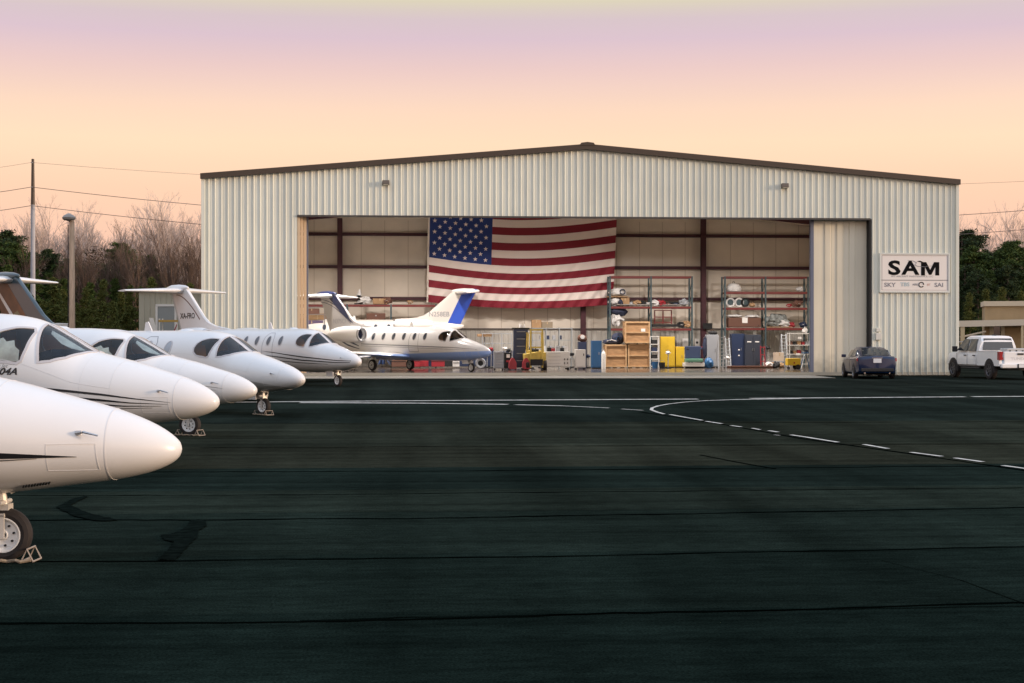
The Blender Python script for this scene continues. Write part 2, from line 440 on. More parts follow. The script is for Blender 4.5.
def in_poly(x, y, poly):
    c = False; n = len(poly)
    for i in range(n):
        x1, y1 = poly[i]; x2, y2 = poly[(i + 1) % n]
        if (y1 > y) != (y2 > y) and x < (x2 - x1) * (y - y1) / (y2 - y1) + x1: c = not c
    return c
def ell(s0, z0, rs, rz_, n=20):
    return [(s0 + rs * math.cos(2 * PI * k / n), z0 + rz_ * math.sin(2 * PI * k / n)) for k in range(n)]
D = math.degrees
def sa_poly(sz): return [(s, ang(s, z)) for s, z in sz]
# openings in the skin, (s, angle)
WSHIELD = [(2.22, R(87)), (2.62, R(87)), (3.02, R(87)), (2.95, R(66)), (2.88, R(48)), (2.81, R(31)), (2.78, R(23)), (2.62, R(30)), (2.44, R(44)), (2.31, R(64))]
SIDEW = sa_poly([(2.98, 1.93), (3.03, 1.985), (3.25, 2.0), (3.45, 1.95), (3.56, 1.86), (3.60, 1.74), (3.57, 1.63), (3.46, 1.55), (3.3, 1.51), (3.08, 1.49), (3.02, 1.53), (2.99, 1.70)])
CAB = [4.62, 5.42, 6.22, 7.02, 7.82, 8.62]
def mirror_poly(p): return [(s, PI - a) for s, a in p]

def loft(svals, avals, skip=None, off=0.0):
    mb = MB(); n = len(avals)
    vs = [P(s, a, off) for s in svals for a in avals]; fs = []
    for i in range(len(svals) - 1):
        for k in range(n):
            k2 = (k + 1) % n
            sc_ = .5 * (svals[i] + svals[i + 1]); ac = avals[k] + .5 * ((avals[k2] - avals[k]) % (2 * PI))
            if skip and skip(sc_, ac): continue
            fs.append((i * n + k, i * n + k2, (i + 1) * n + k2, (i + 1) * n + k))
    mb.add(vs, fs); return mb
NA = 144
AV = [2 * PI * k / NA - PI / 2 for k in range(NA)]
SV = [0, .004, .012, .025, .045, .07, .1, .14, .19, .25, .32, .4, .5, .6, .72, .85, 1.0, 1.15, 1.3, 1.45, 1.6, 1.75, 1.9, 2.05, 2.2]
SV += [2.2 + .03 * k for k in range(1, 64)] + [4.25, 4.5, 5, 5.5, 6, 6.5, 7, 8, 8.6, 9, 9.4, 9.8, 10.2, 10.6, 11, 11.4, 11.8, 12.2, 12.6, 13, 13.3, 13.5, 13.6]
POLYS = [WSHIELD, mirror_poly(WSHIELD), SIDEW, mirror_poly(SIDEW)]
def wrap(a): return a
def opening(s, a):
    if not (2.2 < s < 4.1): return False
    return any(in_poly(s, a, p) for p in POLYS)

def ribbon(mb, path, w, h=.006, closed=False, sink=.012):
    """band on the skin along (s, a) points; w constant or list"""
    n = len(path); vs = []
    C = [P(s, a, 0) for s, a in path]; H = [P(s, a, 1.0) - P(s, a, 0) for s, a in path]
    for i in range(n):
        i0 = (i - 1) % n if closed else max(i - 1, 0); i1 = (i + 1) % n if closed else min(i + 1, n - 1)
        t = (C[i1] - C[i0]).normalized(); b = H[i].cross(t).normalized()
        ww = (w[i] if isinstance(w, list) else w) / 2
        for sgn, hh in ((1, h), (-1, h), (-1, -sink), (1, -sink)): vs.append(C[i] + b * sgn * ww + H[i] * hh)
    fs = []
    for i in range(n if closed else n - 1):
        j = (i + 1) % n
        for k in range(4): fs.append((4 * i + k, 4 * i + (k + 1) % 4, 4 * j + (k + 1) % 4, 4 * j + k))
    mb.add(vs, fs); return mb
def densify(poly, step=.05, closed=True):
    out = []; n = len(poly)
    for i in range(n if closed else n - 1):
        a, b = poly[i], poly[(i + 1) % n]
        d = math.hypot(a[0] - b[0], (a[1] - b[1]) * .75); m = max(1, int(d / step))
        for k in range(m): out.append((a[0] + (b[0] - a[0]) * k / m, a[1] + (b[1] - a[1]) * k / m))
    if not closed: out.append(poly[-1])
    return out
def stripe(mb, pts, h=.004):
    """tapering stripe: pts = (s, z, width)"""
    path = []; W = []
    for (s0, z0, w0), (s1, z1, w1) in zip(pts[:-1], pts[1:]):
        m = max(2, int(abs(s1 - s0) / .08))
        for k in range(m):
            t = k / m; s = s0 + (s1 - s0) * t; path.append((s, ang(s, z0 + (z1 - z0) * t))); W.append(w0 + (w1 - w0) * t)
    s, z, w_ = pts[-1]; path.append((s, ang(s, z))); W.append(w_)
    return ribbon(mb, path, W, h, sink=.001)

def side_patch(mb, poly, off=.005, ds=.05, dz=.04):
    """thin filled patch on the starboard skin from an (s, z) outline"""
    n = len(poly); cs = sum(p[0] for p in poly) / n; cz = sum(p[1] for p in poly) / n
    vs = [P(cs, ang(cs, cz), off)]; rings = 4
    for r in range(1, rings + 1):
        for s, z in poly:
            a, b = cs + (s - cs) * r / rings, cz + (z - cz) * r / rings
            vs.append(P(a, ang(a, b), off))
    fs = [(0, 1 + k, 1 + (k + 1) % n) for k in range(n)]
    for r in range(rings - 1):
        for k in range(n):
            a = 1 + r * n + k; b = 1 + r * n + (k + 1) % n
            fs.append((a, b, b + n, a + n))
    mb.add(vs, fs)

# fin outline (s, z)
FIN = [(9.1, 2.18), (10.2, 2.30), (10.9, 2.48), (11.35, 2.75), (12.95, 4.06), (13.2, 4.14), (14.45, 4.12), (14.3, 3.9), (13.35, 2.0), (12.9, 1.9), (11, 2.0)]
def fin_le(z): return 11.35 + (z - 2.75) * 1.6 / 1.31
def fin_thick(s, z):
    return .09 if z < 4.0 else .09
def fin_slab(mb, poly, th):
    """fin plate with a thick middle and sharper edges"""
    n = len(poly); cs = sum(p[0] for p in poly) / n; cz = sum(p[1] for p in poly) / n
    vs = []
    for sg in (-1, 1):
        for s, z in poly: vs.append((GS - s, sg * .018, z))
        for s, z in poly: vs.append((GS - (s + (cs - s) * .14), sg * th, z + (cz - z) * .10))
    fs = []
    for b in (0, 2 * n):
        for k in range(n): fs.append((b + k, b + (k + 1) % n, b + n + (k + 1) % n, b + n + k))
        fs.append(tuple(range(b + n, b + 2 * n)))
    for k in range(n): fs.append((k, (k + 1) % n, 2 * n + (k + 1) % n, 2 * n + k))
    mb.add(vs, fs)
def fin_patch(name, poly, m, parent, off=.004, th=.075):
    mb = MB()
    for sg in (-1, 1):
        mb.prism([(GS - s, z) for s, z in poly], 'Y', sg * (th - .02), sg * (th + off))
    return mb.build(name, m, parent)

def airfoil_wing(mb, root, tip, yr, yt, zr, zt, th=.12, sg=1):
    """root/tip = (s_le, s_te)"""
    prof_ = [(0, 0), (.03, .35), (.12, .75), (.3, 1.0), (.55, .8), (.8, .4), (1, .04), (.8, -.25), (.55, -.5), (.3, -.65), (.12, -.55), (.03, -.3)]
    vs = []
    for (le, te), y, z, t in ((root, yr, zr, th), (tip, yt, zt, th * .6)):
        c = te - le
        for u, v in prof_: vs.append((GS - (le + u * c), sg * y, z + v * t * c / 2))
    n = len(prof_)
    fs = [tuple(range(n)), tuple(range(2 * n - 1, n - 1, -1))]
    for k in range(n): fs.append((k, (k + 1) % n, n + (k + 1) % n, n + k))
    mb.add(vs, fs)

def wheel_set(parent, s, y, r, wd, name='wheel'):
    """tyre with rim, axle along y"""
    t = MB(); c = Vector((GS - s, y, r))
    t.lathe([(r * .60, -wd * .42), (r * .80, -wd * .5), (r * .94, -wd * .40), (r, -wd * .18), (r, wd * .18), (r * .94, wd * .40), (r * .80, wd * .5), (r * .60, wd * .42), (r * .60, -wd * .42)], c, 'Y', 32)
    ty = t.build(name, M_tyre, parent, smooth=True)
    q = MB()
    q.lathe([(0, -wd * .30), (r * .16, -wd * .34), (r * .2, -wd * .22), (r * .50, -wd * .26), (r * .56, -wd * .38), (r * .62, -wd * .46), (r * .66, -wd * .45), (r * .66, -wd * .3), (r * .6, 0), (r * .66, wd * .3), (r * .66, wd * .45), (r * .62, wd * .46), (r * .56, wd * .38), (r * .5, wd * .26), (0, wd * .30)], c, 'Y', 32)
    q.build('rim', M_rim, ty, smooth=True)
    hb = MB()
    for k in range(8):
        a = 2 * PI * k / 8 + .2
        hb.tube([c + Vector((math.cos(a) * r * .40, -wd * .36, math.sin(a) * r * .40)), c + Vector((math.cos(a) * r * .40, -wd * .2, math.sin(a) * r * .40))], r * .045, 8)
    hb.tube([c + Vector((0, -wd * .42, 0)), c + Vector((0, -wd * .3, 0))], r * .12, 12)
    hb.build('hub', M_dark, ty)
    return ty

_cache = {}
def shared(name, fn, m, parent, smooth=True):
    """first call builds the mesh, later calls reuse its data with the wanted material in the object slot"""
    if name not in _cache:
        _cache[name] = fn().build(name.split(':')[0], m, parent, smooth=smooth)
        return _cache[name]
    src = _cache[name]; o = src.copy(); o.name = name.split(':')[0]; COL.objects.link(o); o.parent = parent
    if src.data.materials[0] != m:
        o.material_slots[0].link = 'OBJECT'; o.material_slots[0].material = m
    return o

def cockpit_interior(t):
    GS = 1.45 + .322
    mb = MB(); mb.box((GS - 2.92, 0, 1.42), (.5, 1.0, .30)); mb.box((GS - 2.82, 0, 1.60), (.34, 1.05, .10), ry=R(-14))
    mb.box((GS - 3.3, 0, .98), (1.2, .22, .5))
    pn = shared('instrument_panel', lambda: mb, M_panel, t, False)
    fl = MB(); fl.box((GS - 3.5, 0, .86), (2.1, 1.1, .05)); fl.box((GS - 4.35, 0, 1.40), (.05, 1.0, 1.0))
    shared('cockpit_floor', lambda: fl, M_inter, t, False)
    for k, y in enumerate((-.36, .36)):
        def seat():
            q = MB(); q.box((GS - 3.62, y, 1.18), (.46, .44, .14)); q.box((GS - 3.88, y, 1.50), (.12, .42, .62), ry=R(-8)); q.box((GS - 3.93, y, 1.86), (.10, .24, .18)); return q
        shared('seat:%d' % k, seat, M_seat, t, False)
        def yoke():
            q = MB(); q.tube([(GS - 3.12, y, 1.50), (GS - 3.2, y, 1.55)], .02, 6)
            q.tube([(GS - 3.2, y - .15, 1.64), (GS - 3.2, y - .15, 1.53), (GS - 3.2, y + .15, 1.53), (GS - 3.2, y + .15, 1.64)], .018, 6); return q
        shared('control_yoke:%d' % k, yoke, M_dark, t, False)

def make_jet(label, body=M_white, fin_m=None, windows=M_cabin, group='business jets parked on the tarmac', wings=True, scale=None):
    t = thing('business_jet', label, 'jet', group=group, scale=scale)
    fin_m = fin_m or body
    fus = shared('fuselage', lambda: loft(SV, AV, opening), body, t)
    if 'glass' not in _cache:
        SG = [2.2 + .03 * k for k in range(64)]
        def gl_(poly):
            return lambda: loft(SG, AV, lambda s, a: not in_poly(s, a, poly), -.003)
    for nm, k in (('windshield', 0), ('windshield', 1), ('side_window', 2), ('side_window', 3)):
        SG = [2.2 + .03 * j for j in range(64)]
        poly = POLYS[k]
        g_ = shared('%s:%d' % (nm, k), lambda: loft(SG, AV, lambda s, a: not in_poly(s, a, poly), -.004), M_glass, t)
        shared('window_frame:%d' % k, lambda: ribbon(MB(), densify(poly, .04), .040, .008, True), M_trim, g_, True)
    cockpit_interior(t)
    # cabin windows, both sides
    for side in (1, -1):
        for k, s0 in enumerate(CAB):
            pl = ell(s0, 1.74, .13, .185)
            def win():
                mb = MB(); n = len(pl); vs = [P(s0, ang(s0, 1.74, side), .008)]
                for rr in (.35, .7, 1.0):
                    for s, z in pl:
                        a_, b_ = s0 + (s - s0) * rr, 1.74 + (z - 1.74) * rr; vs.append(P(a_, ang(a_, b_, side), .008))
                fs = [(0, 1 + j, 1 + (j + 1) % n) for j in range(n)]
                for r_ in range(2): fs += [(1 + r_ * n + j, 1 + r_ * n + (j + 1) % n, 1 + (r_ + 1) * n + (j + 1) % n, 1 + (r_ + 1) * n + j) for j in range(n)]
                mb.add(vs, fs); return mb
            wn = shared('cabin_window:%d%d' % (side, k), win, windows, t)
            def rim_():
                return ribbon(MB(), [(s, ang(s, z, side)) for s, z in pl], .028, .012, True, .002)
            shared('window_rim:%d%d' % (side, k), rim_, M_trim, wn)
    # door outline, radome seam, hatch lines
    def seams():
        mb = MB()
        d = [(5.08, .98), (5.08, 1.6), (5.14, 1.9), (5.3, 2.05), (5.6, 2.05), (5.74, 1.9), (5.78, 1.6), (5.78, .98)]
        ribbon(mb, [(.62, a) for a in AV[::2]], .010, .0025, True, .002)
        ribbon(mb, [(1.62, a) for a in AV[::3]], .006, .0025, True, .002)
        ribbon(mb, densify(sa_poly([(.68, .80), (1.12, .80), (1.12, 1.02), (.70, 1.02)]), .05), .006, .0025, True, .002)
        ribbon(mb, [(2.12, a) for a in AV[::3]], .005, .0025, True, .002)
        ribbon(mb, densify([(1.62, R(12)), (2.12, R(14)), (3.0, R(16)), (4.6, R(16))], .08, False), .006, .0025, False, .002)
        return mb
    shared('panel_seam', seams, M_seam, t)
    def dout():
        d = [(5.08, .98), (5.08, 1.6), (5.14, 1.9), (5.3, 2.05), (5.6, 2.05), (5.74, 1.9), (5.78, 1.6), (5.78, .98)]
        return ribbon(MB(), densify(sa_poly(d), .06), .024, .004, True, .002)
    shared('door', dout, M_door, t)
    # wings, pylons, engines
    if wings:
        for sg in (-1, 1):
            def wg():
                mb = MB(); airfoil_wing(mb, (5.7, 8.7), (7.7, 8.6), .5, 6.2, .72, 1.05, .13, sg); return mb
            shared('wing:%d' % sg, wg, body, t, True)
    for sg in (-1, 1):
        def nac():
            mb = MB(); mb.lathe([(.30, .34), (.275, .0), (.29, -.03), (.32, -.045), (.355, -.03), (.385, .08), (.42, .45), (.43, .95), (.41, 1.6), (.34, 2.2), (.27, 2.55), (.25, 2.55), (.22, 2.2)], (0, 0, 0), 'X', 28)
            mb.v = [(GS - 9.0 - x, sg * 1.27 + y, 1.86 + z) for x, y, z in mb.v]; return mb
        n_ = shared('engine_nacelle:%d' % sg, nac, body, t)
        def lip():
            mb = MB(); mb.lathe([(.276, .06), (.273, .0), (.29, -.034), (.32, -.050), (.358, -.034), (.38, .06)], (0, 0, 0), 'X', 28)
            mb.v = [(GS - 9.0 - x, sg * 1.27 + y, 1.86 + z) for x, y, z in mb.v]; return mb
        shared('intake_lip:%d' % sg, lip, M_steel, n_)
        def fan():
            mb = MB(); mb.lathe([(.31, .30), (.0, .30)], (0, 0, 0), 'X', 28); mb.lathe([(.0, .14), (.05, .2), (.09, .3)], (0, 0, 0), 'X', 16)
            for k in range(20):
                a = 2 * PI * k / 20; mb.box((.27, .17 * math.cos(a), .17 * math.sin(a)), (.02, .02, .24), rx=-a + PI / 2)
            mb.v = [(GS - 9.0 - x, sg * 1.27 + y, 1.86 + z) for x, y, z in mb.v]; return mb
        shared('fan:%d' % sg, fan, M_navy, n_, False)
        def pyl():
            mb = MB(); mb.prism([(GS - 9.5, 1.88), (GS - 9.9, 1.94), (GS - 11.1, 1.92), (GS - 11.4, 1.86), (GS - 11.0, 1.80), (GS - 9.9, 1.80)], 'Y', sg * .6, sg * 1.0); return mb
        shared('pylon:%d' % sg, pyl, body, t)
    def finf():
        mb = MB(); fin_slab(mb, FIN, .075); return mb
    fin = shared('tail_fin', finf, fin_m, t, False)
    def tp():
        mb = MB()
        for sg in (-1, 1): airfoil_wing(mb, (13.0, 14.35), (13.75, 14.5), .0, 2.5, 3.90, 3.88, .24, sg)
        return mb
    shared('tailplane', tp, M_white if body is not M_cream else M_cream, t)
    def bul():
        mb = MB(); mb.lathe([(.0, 12.75), (.07, 12.85), (.13, 13.1), (.17, 13.6), (.16, 14.2), (.08, 14.62), (.0, 14.7)], (0, 0, 0), 'X', 16)
        mb.v = [(GS - x, y, 4.02 + z) for x, y, z in mb.v]; return mb
    shared('fin_fairing', bul, M_white if fin_m is not M_navy else M_navy, t)
    def ant():
        mb = MB(); mb.prism([(GS - 6.0, 2.2), (GS - 6.35, 2.2), (GS - 6.30, 2.46), (GS - 6.18, 2.48)], 'Y', -.015, .015)
        return mb
    shared('blade_antenna', ant, M_white, t, False)
    def dome():
        mb = MB(); mb.lathe([(.0, .07), (.10, .06), (.17, .0)], (0, 0, 0), 'Z', 16); mb.v = [(GS - 4.5 + x * 1.8, y, 2.2 + z) for x, y, z in mb.v]; return mb
    shared('dome_antenna', dome, M_white, t)
    # nose gear
    def strut():
        mb = MB(); x = 0.0
        mb.tube([(x - .05, 0, .72), (x, 0, .36)], [.045, .04], 10); mb.tube([(x, 0, .40), (x, 0, .22)], .026, 8)
        mb.tube([(x + .05, 0, .58), (x + .30, 0, .74)], .018, 6)
        mb.box((x - .075, 0, .36), (.03, .06, .16), ry=R(20)); mb.box((x + .0, 0, .46), (.10, .12, .05))
        mb.tube([(x, -.13, .50), (x, .13, .50)], .02, 8)
        for y in (-.075, .075): mb.box((x, y, .30), (.045, .02, .20))
        mb.box((x, 0, .395), (.05, .17, .03)); return mb
    shared('nose_gear_strut', strut, M_strut, t, False)
    def gd():
        mb = MB()
        for y in (-.19, .19): mb.box((-.30, y, .50), (.46, .012, .20), rx=R(12 if y < 0 else -12))
        return mb
    shared('gear_door', gd, M_white, t, False)
    if 'nw' not in _cache:
        _cache['nw'] = wheel_set(t, GS, 0, .225, .13, 'nose_wheel')
    else: copy_tree(_cache['nw'], t)
    if wings:
        for sg in (-1, 1):
            def ms():
                mb = MB(); mb.tube([(GS - 7.9, sg * 1.35, .9), (GS - 7.9, sg * 1.42, .3)], [.07, .05], 10); mb.box((GS - 7.88, sg * 1.36, .62), (.34, .03, .42)); return mb
            shared('main_gear_strut:%d' % sg, ms, M_strut, t, False)
            k = 'mw%d' % sg
            if k not in _cache: _cache[k] = wheel_set(t, 7.9, sg * 1.42, .29, .19, 'main_wheel')
            else: copy_tree(_cache[k], t)
    # pitot probes
    for sg in (1, -1):
        def pit():
            mb = MB(); a = R(18) if sg == 1 else PI - R(18)
            p0 = P(.86, a); p1 = P(.81, a, .06)
            mb.tube([p0, p1], [.022, .012], 8); mb.tube([p1, p1 + Vector((.12, 0, -.03))], [.011, .007], 8); return mb
        shared('pitot_probe:%d' % sg, pit, M_steel, t)
    return t, fus, fin

def place(t, px, py, yaw, z=0.0):
    p = gp(px, py); p.z = z; t.location = p; t.rotation_euler = (0, 0, R(yaw)); return t
def stripes(t, sets, m=M_black):
    for s in sets: stripe(MB(), s).build('stripe', m, t)
def vents(t):
    v = MB()
    for k in range(10):
        s = 1.16 + .026 * k; a = ang(s, .69 - .003 * k)
        q0 = P(s - .012, a + .05, .003); q1 = P(s + .012, a - .05, .003)
        v.tube([q0, q1], .007, 5)
    return v.build('vent', M_dark, t)

def side_text(t, txt, size, s0, z0, m, bold=.0, xs=1., shear=0., name='lettering'):
    return text_obj(name, txt, size, m, t, lambda a, b: P(s0 - a, ang(s0 - a, z0 + b), .006), bold, xs, shear)
def fin_text(t, txt, size, s0, z0, m, xs=1., bold=0., flip=False):
    """readable on both faces"""
    for sg in (-1, 1):
        text_obj('registration', txt, size, m, t, lambda a, b, sg=sg: Vector((GS - s0 + (a if sg < 0 else -a), sg * .082, z0 + b)), bold, xs)

# 1 - closest
J1, fus, fin = make_jet('closest white jet, nose wheel in view, long black dart along its side')
place(J1, 4.5, 561, -1); J1.scale = (1.02, 1, .98)
stripes(J1, [[(.86, .915, .003), (1.25, .925, .032), (1.6, .935, .055), (2.0, .95, .085), (3.0, .98, .11), (6, 1.05, .10), (9, 1.1, .06)], [(1.2, .905, .002), (1.7, .885, .012), (6, .88, .03)]])
vents(J1)
side_text(J1, 'F.S.1', .05, 1.98, .86, mat('red_stencil', (.35, .04, .03), .5))
# 2
J2, _, _ = make_jet('second white jet from the camera, large cockpit glass and thin black speed lines')
tip = Vector(((219 - 512) / F * (F / 71), F / 71, 0)); yaw2 = -15
J2.location = tip - Vector((math.cos(R(yaw2)), math.sin(R(yaw2)), 0)) * GS; J2.rotation_euler = (0, 0, R(yaw2))
SPEED = [[(.66, .95, .002), (1.2, 1.0, .014), (1.75, 1.06, .028), (4, 1.25, .05)], [(.7, .925, .002), (1.3, .945, .014), (1.8, .985, .03), (4, 1.12, .05)], [(.8, .90, .002), (1.4, .90, .014), (1.9, .925, .028), (4, 1.0, .045)],
         [(.95, .875, .002), (1.6, .86, .010), (4, .86, .03)]]
stripes(J2, SPEED)
side_text(J2, 'N204A', .13, 3.30, 1.375, M_black, .004, 1.25, .35, 'registration')
side_text(J2, 'Ascent Jet', .07, 3.38, 1.455, M_greyline, 0, 1.2, .3)
M_brightpane = mat('bright_pane_tone', (.85, .80, .66), .5, var=.25, vscale=6)  # pale colour standing in for brightness and reflection in the cockpit glass
def patch_sa(mb, poly, off):
    n = len(poly); cs = sum(p[0] for p in poly) / n; ca = sum(p[1] for p in poly) / n
    vs = [P(cs, ca, off)]
    for r in (.25, .5, .75, 1):
        for s, a in poly: vs.append(P(cs + (s - cs) * r, ca + (a - ca) * r, off))
    fs = [(0, 1 + k, 1 + (k + 1) % n) for k in range(n)]
    for r in range(3): fs += [(1 + r * n + k, 1 + r * n + (k + 1) % n, 1 + (r + 1) * n + (k + 1) % n, 1 + (r + 1) * n + k) for k in range(n)]
    mb.add(vs, fs); return mb
def bright_panes(t):
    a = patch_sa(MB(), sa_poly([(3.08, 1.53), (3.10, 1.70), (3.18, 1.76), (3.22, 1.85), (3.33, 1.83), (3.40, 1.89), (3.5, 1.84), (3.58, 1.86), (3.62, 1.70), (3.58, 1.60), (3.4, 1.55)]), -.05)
    a.build('bright_pane_patch', M_brightpane, t)  # added patch: brightness seen through the side window, put in as colour
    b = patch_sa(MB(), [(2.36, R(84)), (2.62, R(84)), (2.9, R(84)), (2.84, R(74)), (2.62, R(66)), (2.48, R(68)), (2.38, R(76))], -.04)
    b.build('bright_pane_patch', M_brightpane, t)  # added patch: yellowish windshield reflection put in as colour
bright_panes(J2)
# 3
J3, _, _ = make_jet('third white jet from the camera, half hidden, fine grey speed lines on its nose')
place(J3, 190, 435.5, -23); J3.scale = (1.02, .92, .92)
stripes(J3, [[(.60, .99, .002), (1.2, 1.07, .012), (1.9, 1.15, .02)], [(.75, .96, .002), (1.2, 1.0, .012), (1.9, 1.06, .025)], [(.9, .93, .002), (1.3, .95, .010), (1.9, .98, .02)]])
bright_panes(J3)
# 4
J4, _, _ = make_jet('fourth white jet from the camera, grey belly paint and dark fin with brown graphics', M_white2, M_teal, M_cabin_pale)
place(J4, 263.5, 415, -45); J4.scale = (1.09, .92, .92)
for c_ in kids(J4):
    if c_.name.startswith('tailplane'): c_.scale = (1, .8, 1)
    if c_.name.startswith('fin_fairing'): c_.material_slots[0].link = 'OBJECT'; c_.material_slots[0].material = M_teal
fin_patch('fin_graphic', [(11.9, 2.35), (12.9, 3.35), (13.5, 3.92), (14.15, 3.92), (13.55, 2.4), (13.2, 2.15)], M_rust, J4, .006)
fin_patch('fin_graphic', [(12.2, 2.35), (12.75, 2.9), (13.1, 2.75), (13.0, 2.2)], M_goldtan, J4, .010)
fin_patch('fin_stripe', [(12.4, 2.2), (13.9, 3.62), (14.05, 3.62), (12.6, 2.2)], M_white, J4, .014)
# 5
J5, _, _ = make_jet('fifth white jet from the camera, twin black cheat lines and lettered tail fin')
place(J5, 338, 386.5, -47); J5.scale = (.96, 1, 1)
stripes(J5, [[(.3, .99, .02), (1.0, 1.0, .03), (3.2, 1.13, .045), (5.0, 1.28, .03), (5.8, 1.34, .004)], [(.35, .93, .02), (1.0, .925, .03), (3.2, 1.0, .045), (5.4, 1.16, .03), (6.4, 1.22, .004)],
             [(1.6, .86, .01), (3.4, .90, .03), (5.6, 1.0, .03), (7, 1.08, .004)]])
def arc_band(p0, p1, p2, w0, w1, n=14):
    up_, lo_ = [], []
    for i in range(n + 1):
        u = i / n; s = (1-u)**2 * p0[0] + 2*u*(1-u) * p1[0] + u*u * p2[0]; z = (1-u)**2 * p0[1] + 2*u*(1-u) * p1[1] + u*u * p2[1]
        w_ = w0 + (w1 - w0) * u; up_.append((s - w_ * .6, z + w_)); lo_.append((s, z))
    return up_ + lo_[::-1]
fin_patch('fin_stripe', arc_band((13.7, 3.72), (12.9, 3.7), (11.7, 2.62), .03, .05), M_brown, J5)
fin_text(J5, 'XA-FRO', .33, 12.72, 2.80, M_black, 1.05, .008)
# 6 - in the hangar mouth
J6, _, _ = make_jet('white jet in the hangar mouth, navy fin tip and swooshes, pale blue belly', M_white3, M_silver)
place(J6, 471.5, 372.5, -44, .02); J6.scale = (1, 1, 1.1)
for c_ in kids(J6):
    if c_.name.startswith('fin_fairing'): c_.material_slots[0].link = 'OBJECT'; c_.material_slots[0].material = M_navy
fin_patch('fin_tip_paint', [(11.95, 3.2), (12.95, 4.06), (13.2, 4.14), (14.45, 4.12), (14.38, 3.98), (13.5, 3.86), (12.95, 3.50), (12.25, 2.98), (11.3, 2.45)], M_navy, J6, .012)
fin_patch('fin_stripe', arc_band((14.2, 3.72), (12.9, 3.70), (11.2, 2.42), .035, .03), M_navy, J6)
fin_patch('fin_stripe', arc_band((14.15, 3.58), (13.0, 3.55), (11.4, 2.42), .03, .02), M_navy, J6)
stripes(J6, [[(.9, 1.12, .01), (2.5, 1.2, .04), (6, 1.28, .06), (9.6, 1.36, .05)], [(1.3, 1.08, .006), (3, 1.12, .02), (6, 1.19, .02), (9.6, 1.26, .02)]], M_greyline)
stripes(J6, [[(9.8, 1.25, .04), (10.8, 1.5, .12), (11.8, 1.9, .10)], [(9.8, 1.1, .03), (11.0, 1.3, .09), (12.2, 1.66, .08)]], M_navy)
fin_text(J6, 'N375CF', .36, 12.4, 2.55, M_greyline, 1.0)
# 7 - behind it, tail to the right
J7, _, _ = make_jet('white jet deeper in the hangar, facing left, blue rudder on its raised tail', M_cream, M_cream, wings=False, group='business jets parked on the tarmac', scale=(.93, 1, 1))
ya = 181.5
J7.rotation_euler = (0, 0, R(ya))
fx = -3.6; fy = 94.2
J7.location = (fx + .93 * (13.0 - GS) * math.cos(R(ya)), fy + .93 * (13.0 - GS) * math.sin(R(ya)), .78)
fin_patch('rudder', [(13.62, 4.14), (14.5, 4.14), (13.40, 1.95), (12.5, 1.95)], M_blue, J7, .010)
for sg in (-1, 1):
    text_obj('registration', 'N258EB', .42, M_greyline, J7, lambda a, b, sg=sg: Vector((GS - 11.95 + (a if sg < 0 else -a), sg * .082, 2.55 + b)), .006, 1.0)
# jacks that hold it up
for k, (dx, dy) in enumerate(((1.6, 0), (8.2, .9), (8.2, -.9))):
    mb = MB(); mb.tube([(0, 0, 0.03), (0, 0, 1.16 + (0 if k else 0))], .05, 8)
    for q in range(3):
        a = q * 2.09; mb.tube([(0, 0, .7), (.45 * math.cos(a), .45 * math.sin(a), .03)], .03, 6)
    j = mb.build('aircraft_jack', mat('jack_blue', (.04, .08, .22), .5), loc=J7.location + Matrix.Rotation(R(ya), 3, 'Z') @ Vector((.93 * (GS - dx), dy, -.60)))
    tag(j, 'tripod jack holding up the jet with the blue rudder', 'jack', 'tripod jacks under the raised jet')

# chocks (rope-tied) at the nose wheels
M_chock = mat('chock_aluminium', (.30, .26, .22), .5)
def chock(jet, lab, open_=False):
    th = thing('wheel_chock', lab, 'wheel chock', jet.location.copy(), jet.rotation_euler.z, 'chocks at the nose wheels')
    for sx in (-.22, .22):
        mb = MB()
        for y in (-.10, .10):
            mb.tube([(sx - .05, y, .01), (sx, y, .11), (sx + .05, y, .01)], .008, 6)
        for x in (sx - .05, sx, sx + .05): mb.tube([(x, -.10, .11 if x == sx else .01), (x, .10, .11 if x == sx else .01)], .008, 6)
        mb.build('wedge', M_chock, th)
    r_ = MB(); r_.tube([(-.26 + .04 * k, -.13 - .015 * math.sin(k * 1.3), .02 + .006 * math.sin(k * 2.1)) for k in range(14)], .014, 6)
    r_.build('rope', mat('rope', (.26, .21, .15), .8, var=.4, vscale=30), th)
chock(J1, 'chock pair roped round the closest nose wheel')
chock(J3, 'chock pair at the nose wheel of the third jet')
chock(J4, 'chock pair at the nose wheel of the grey bellied jet')

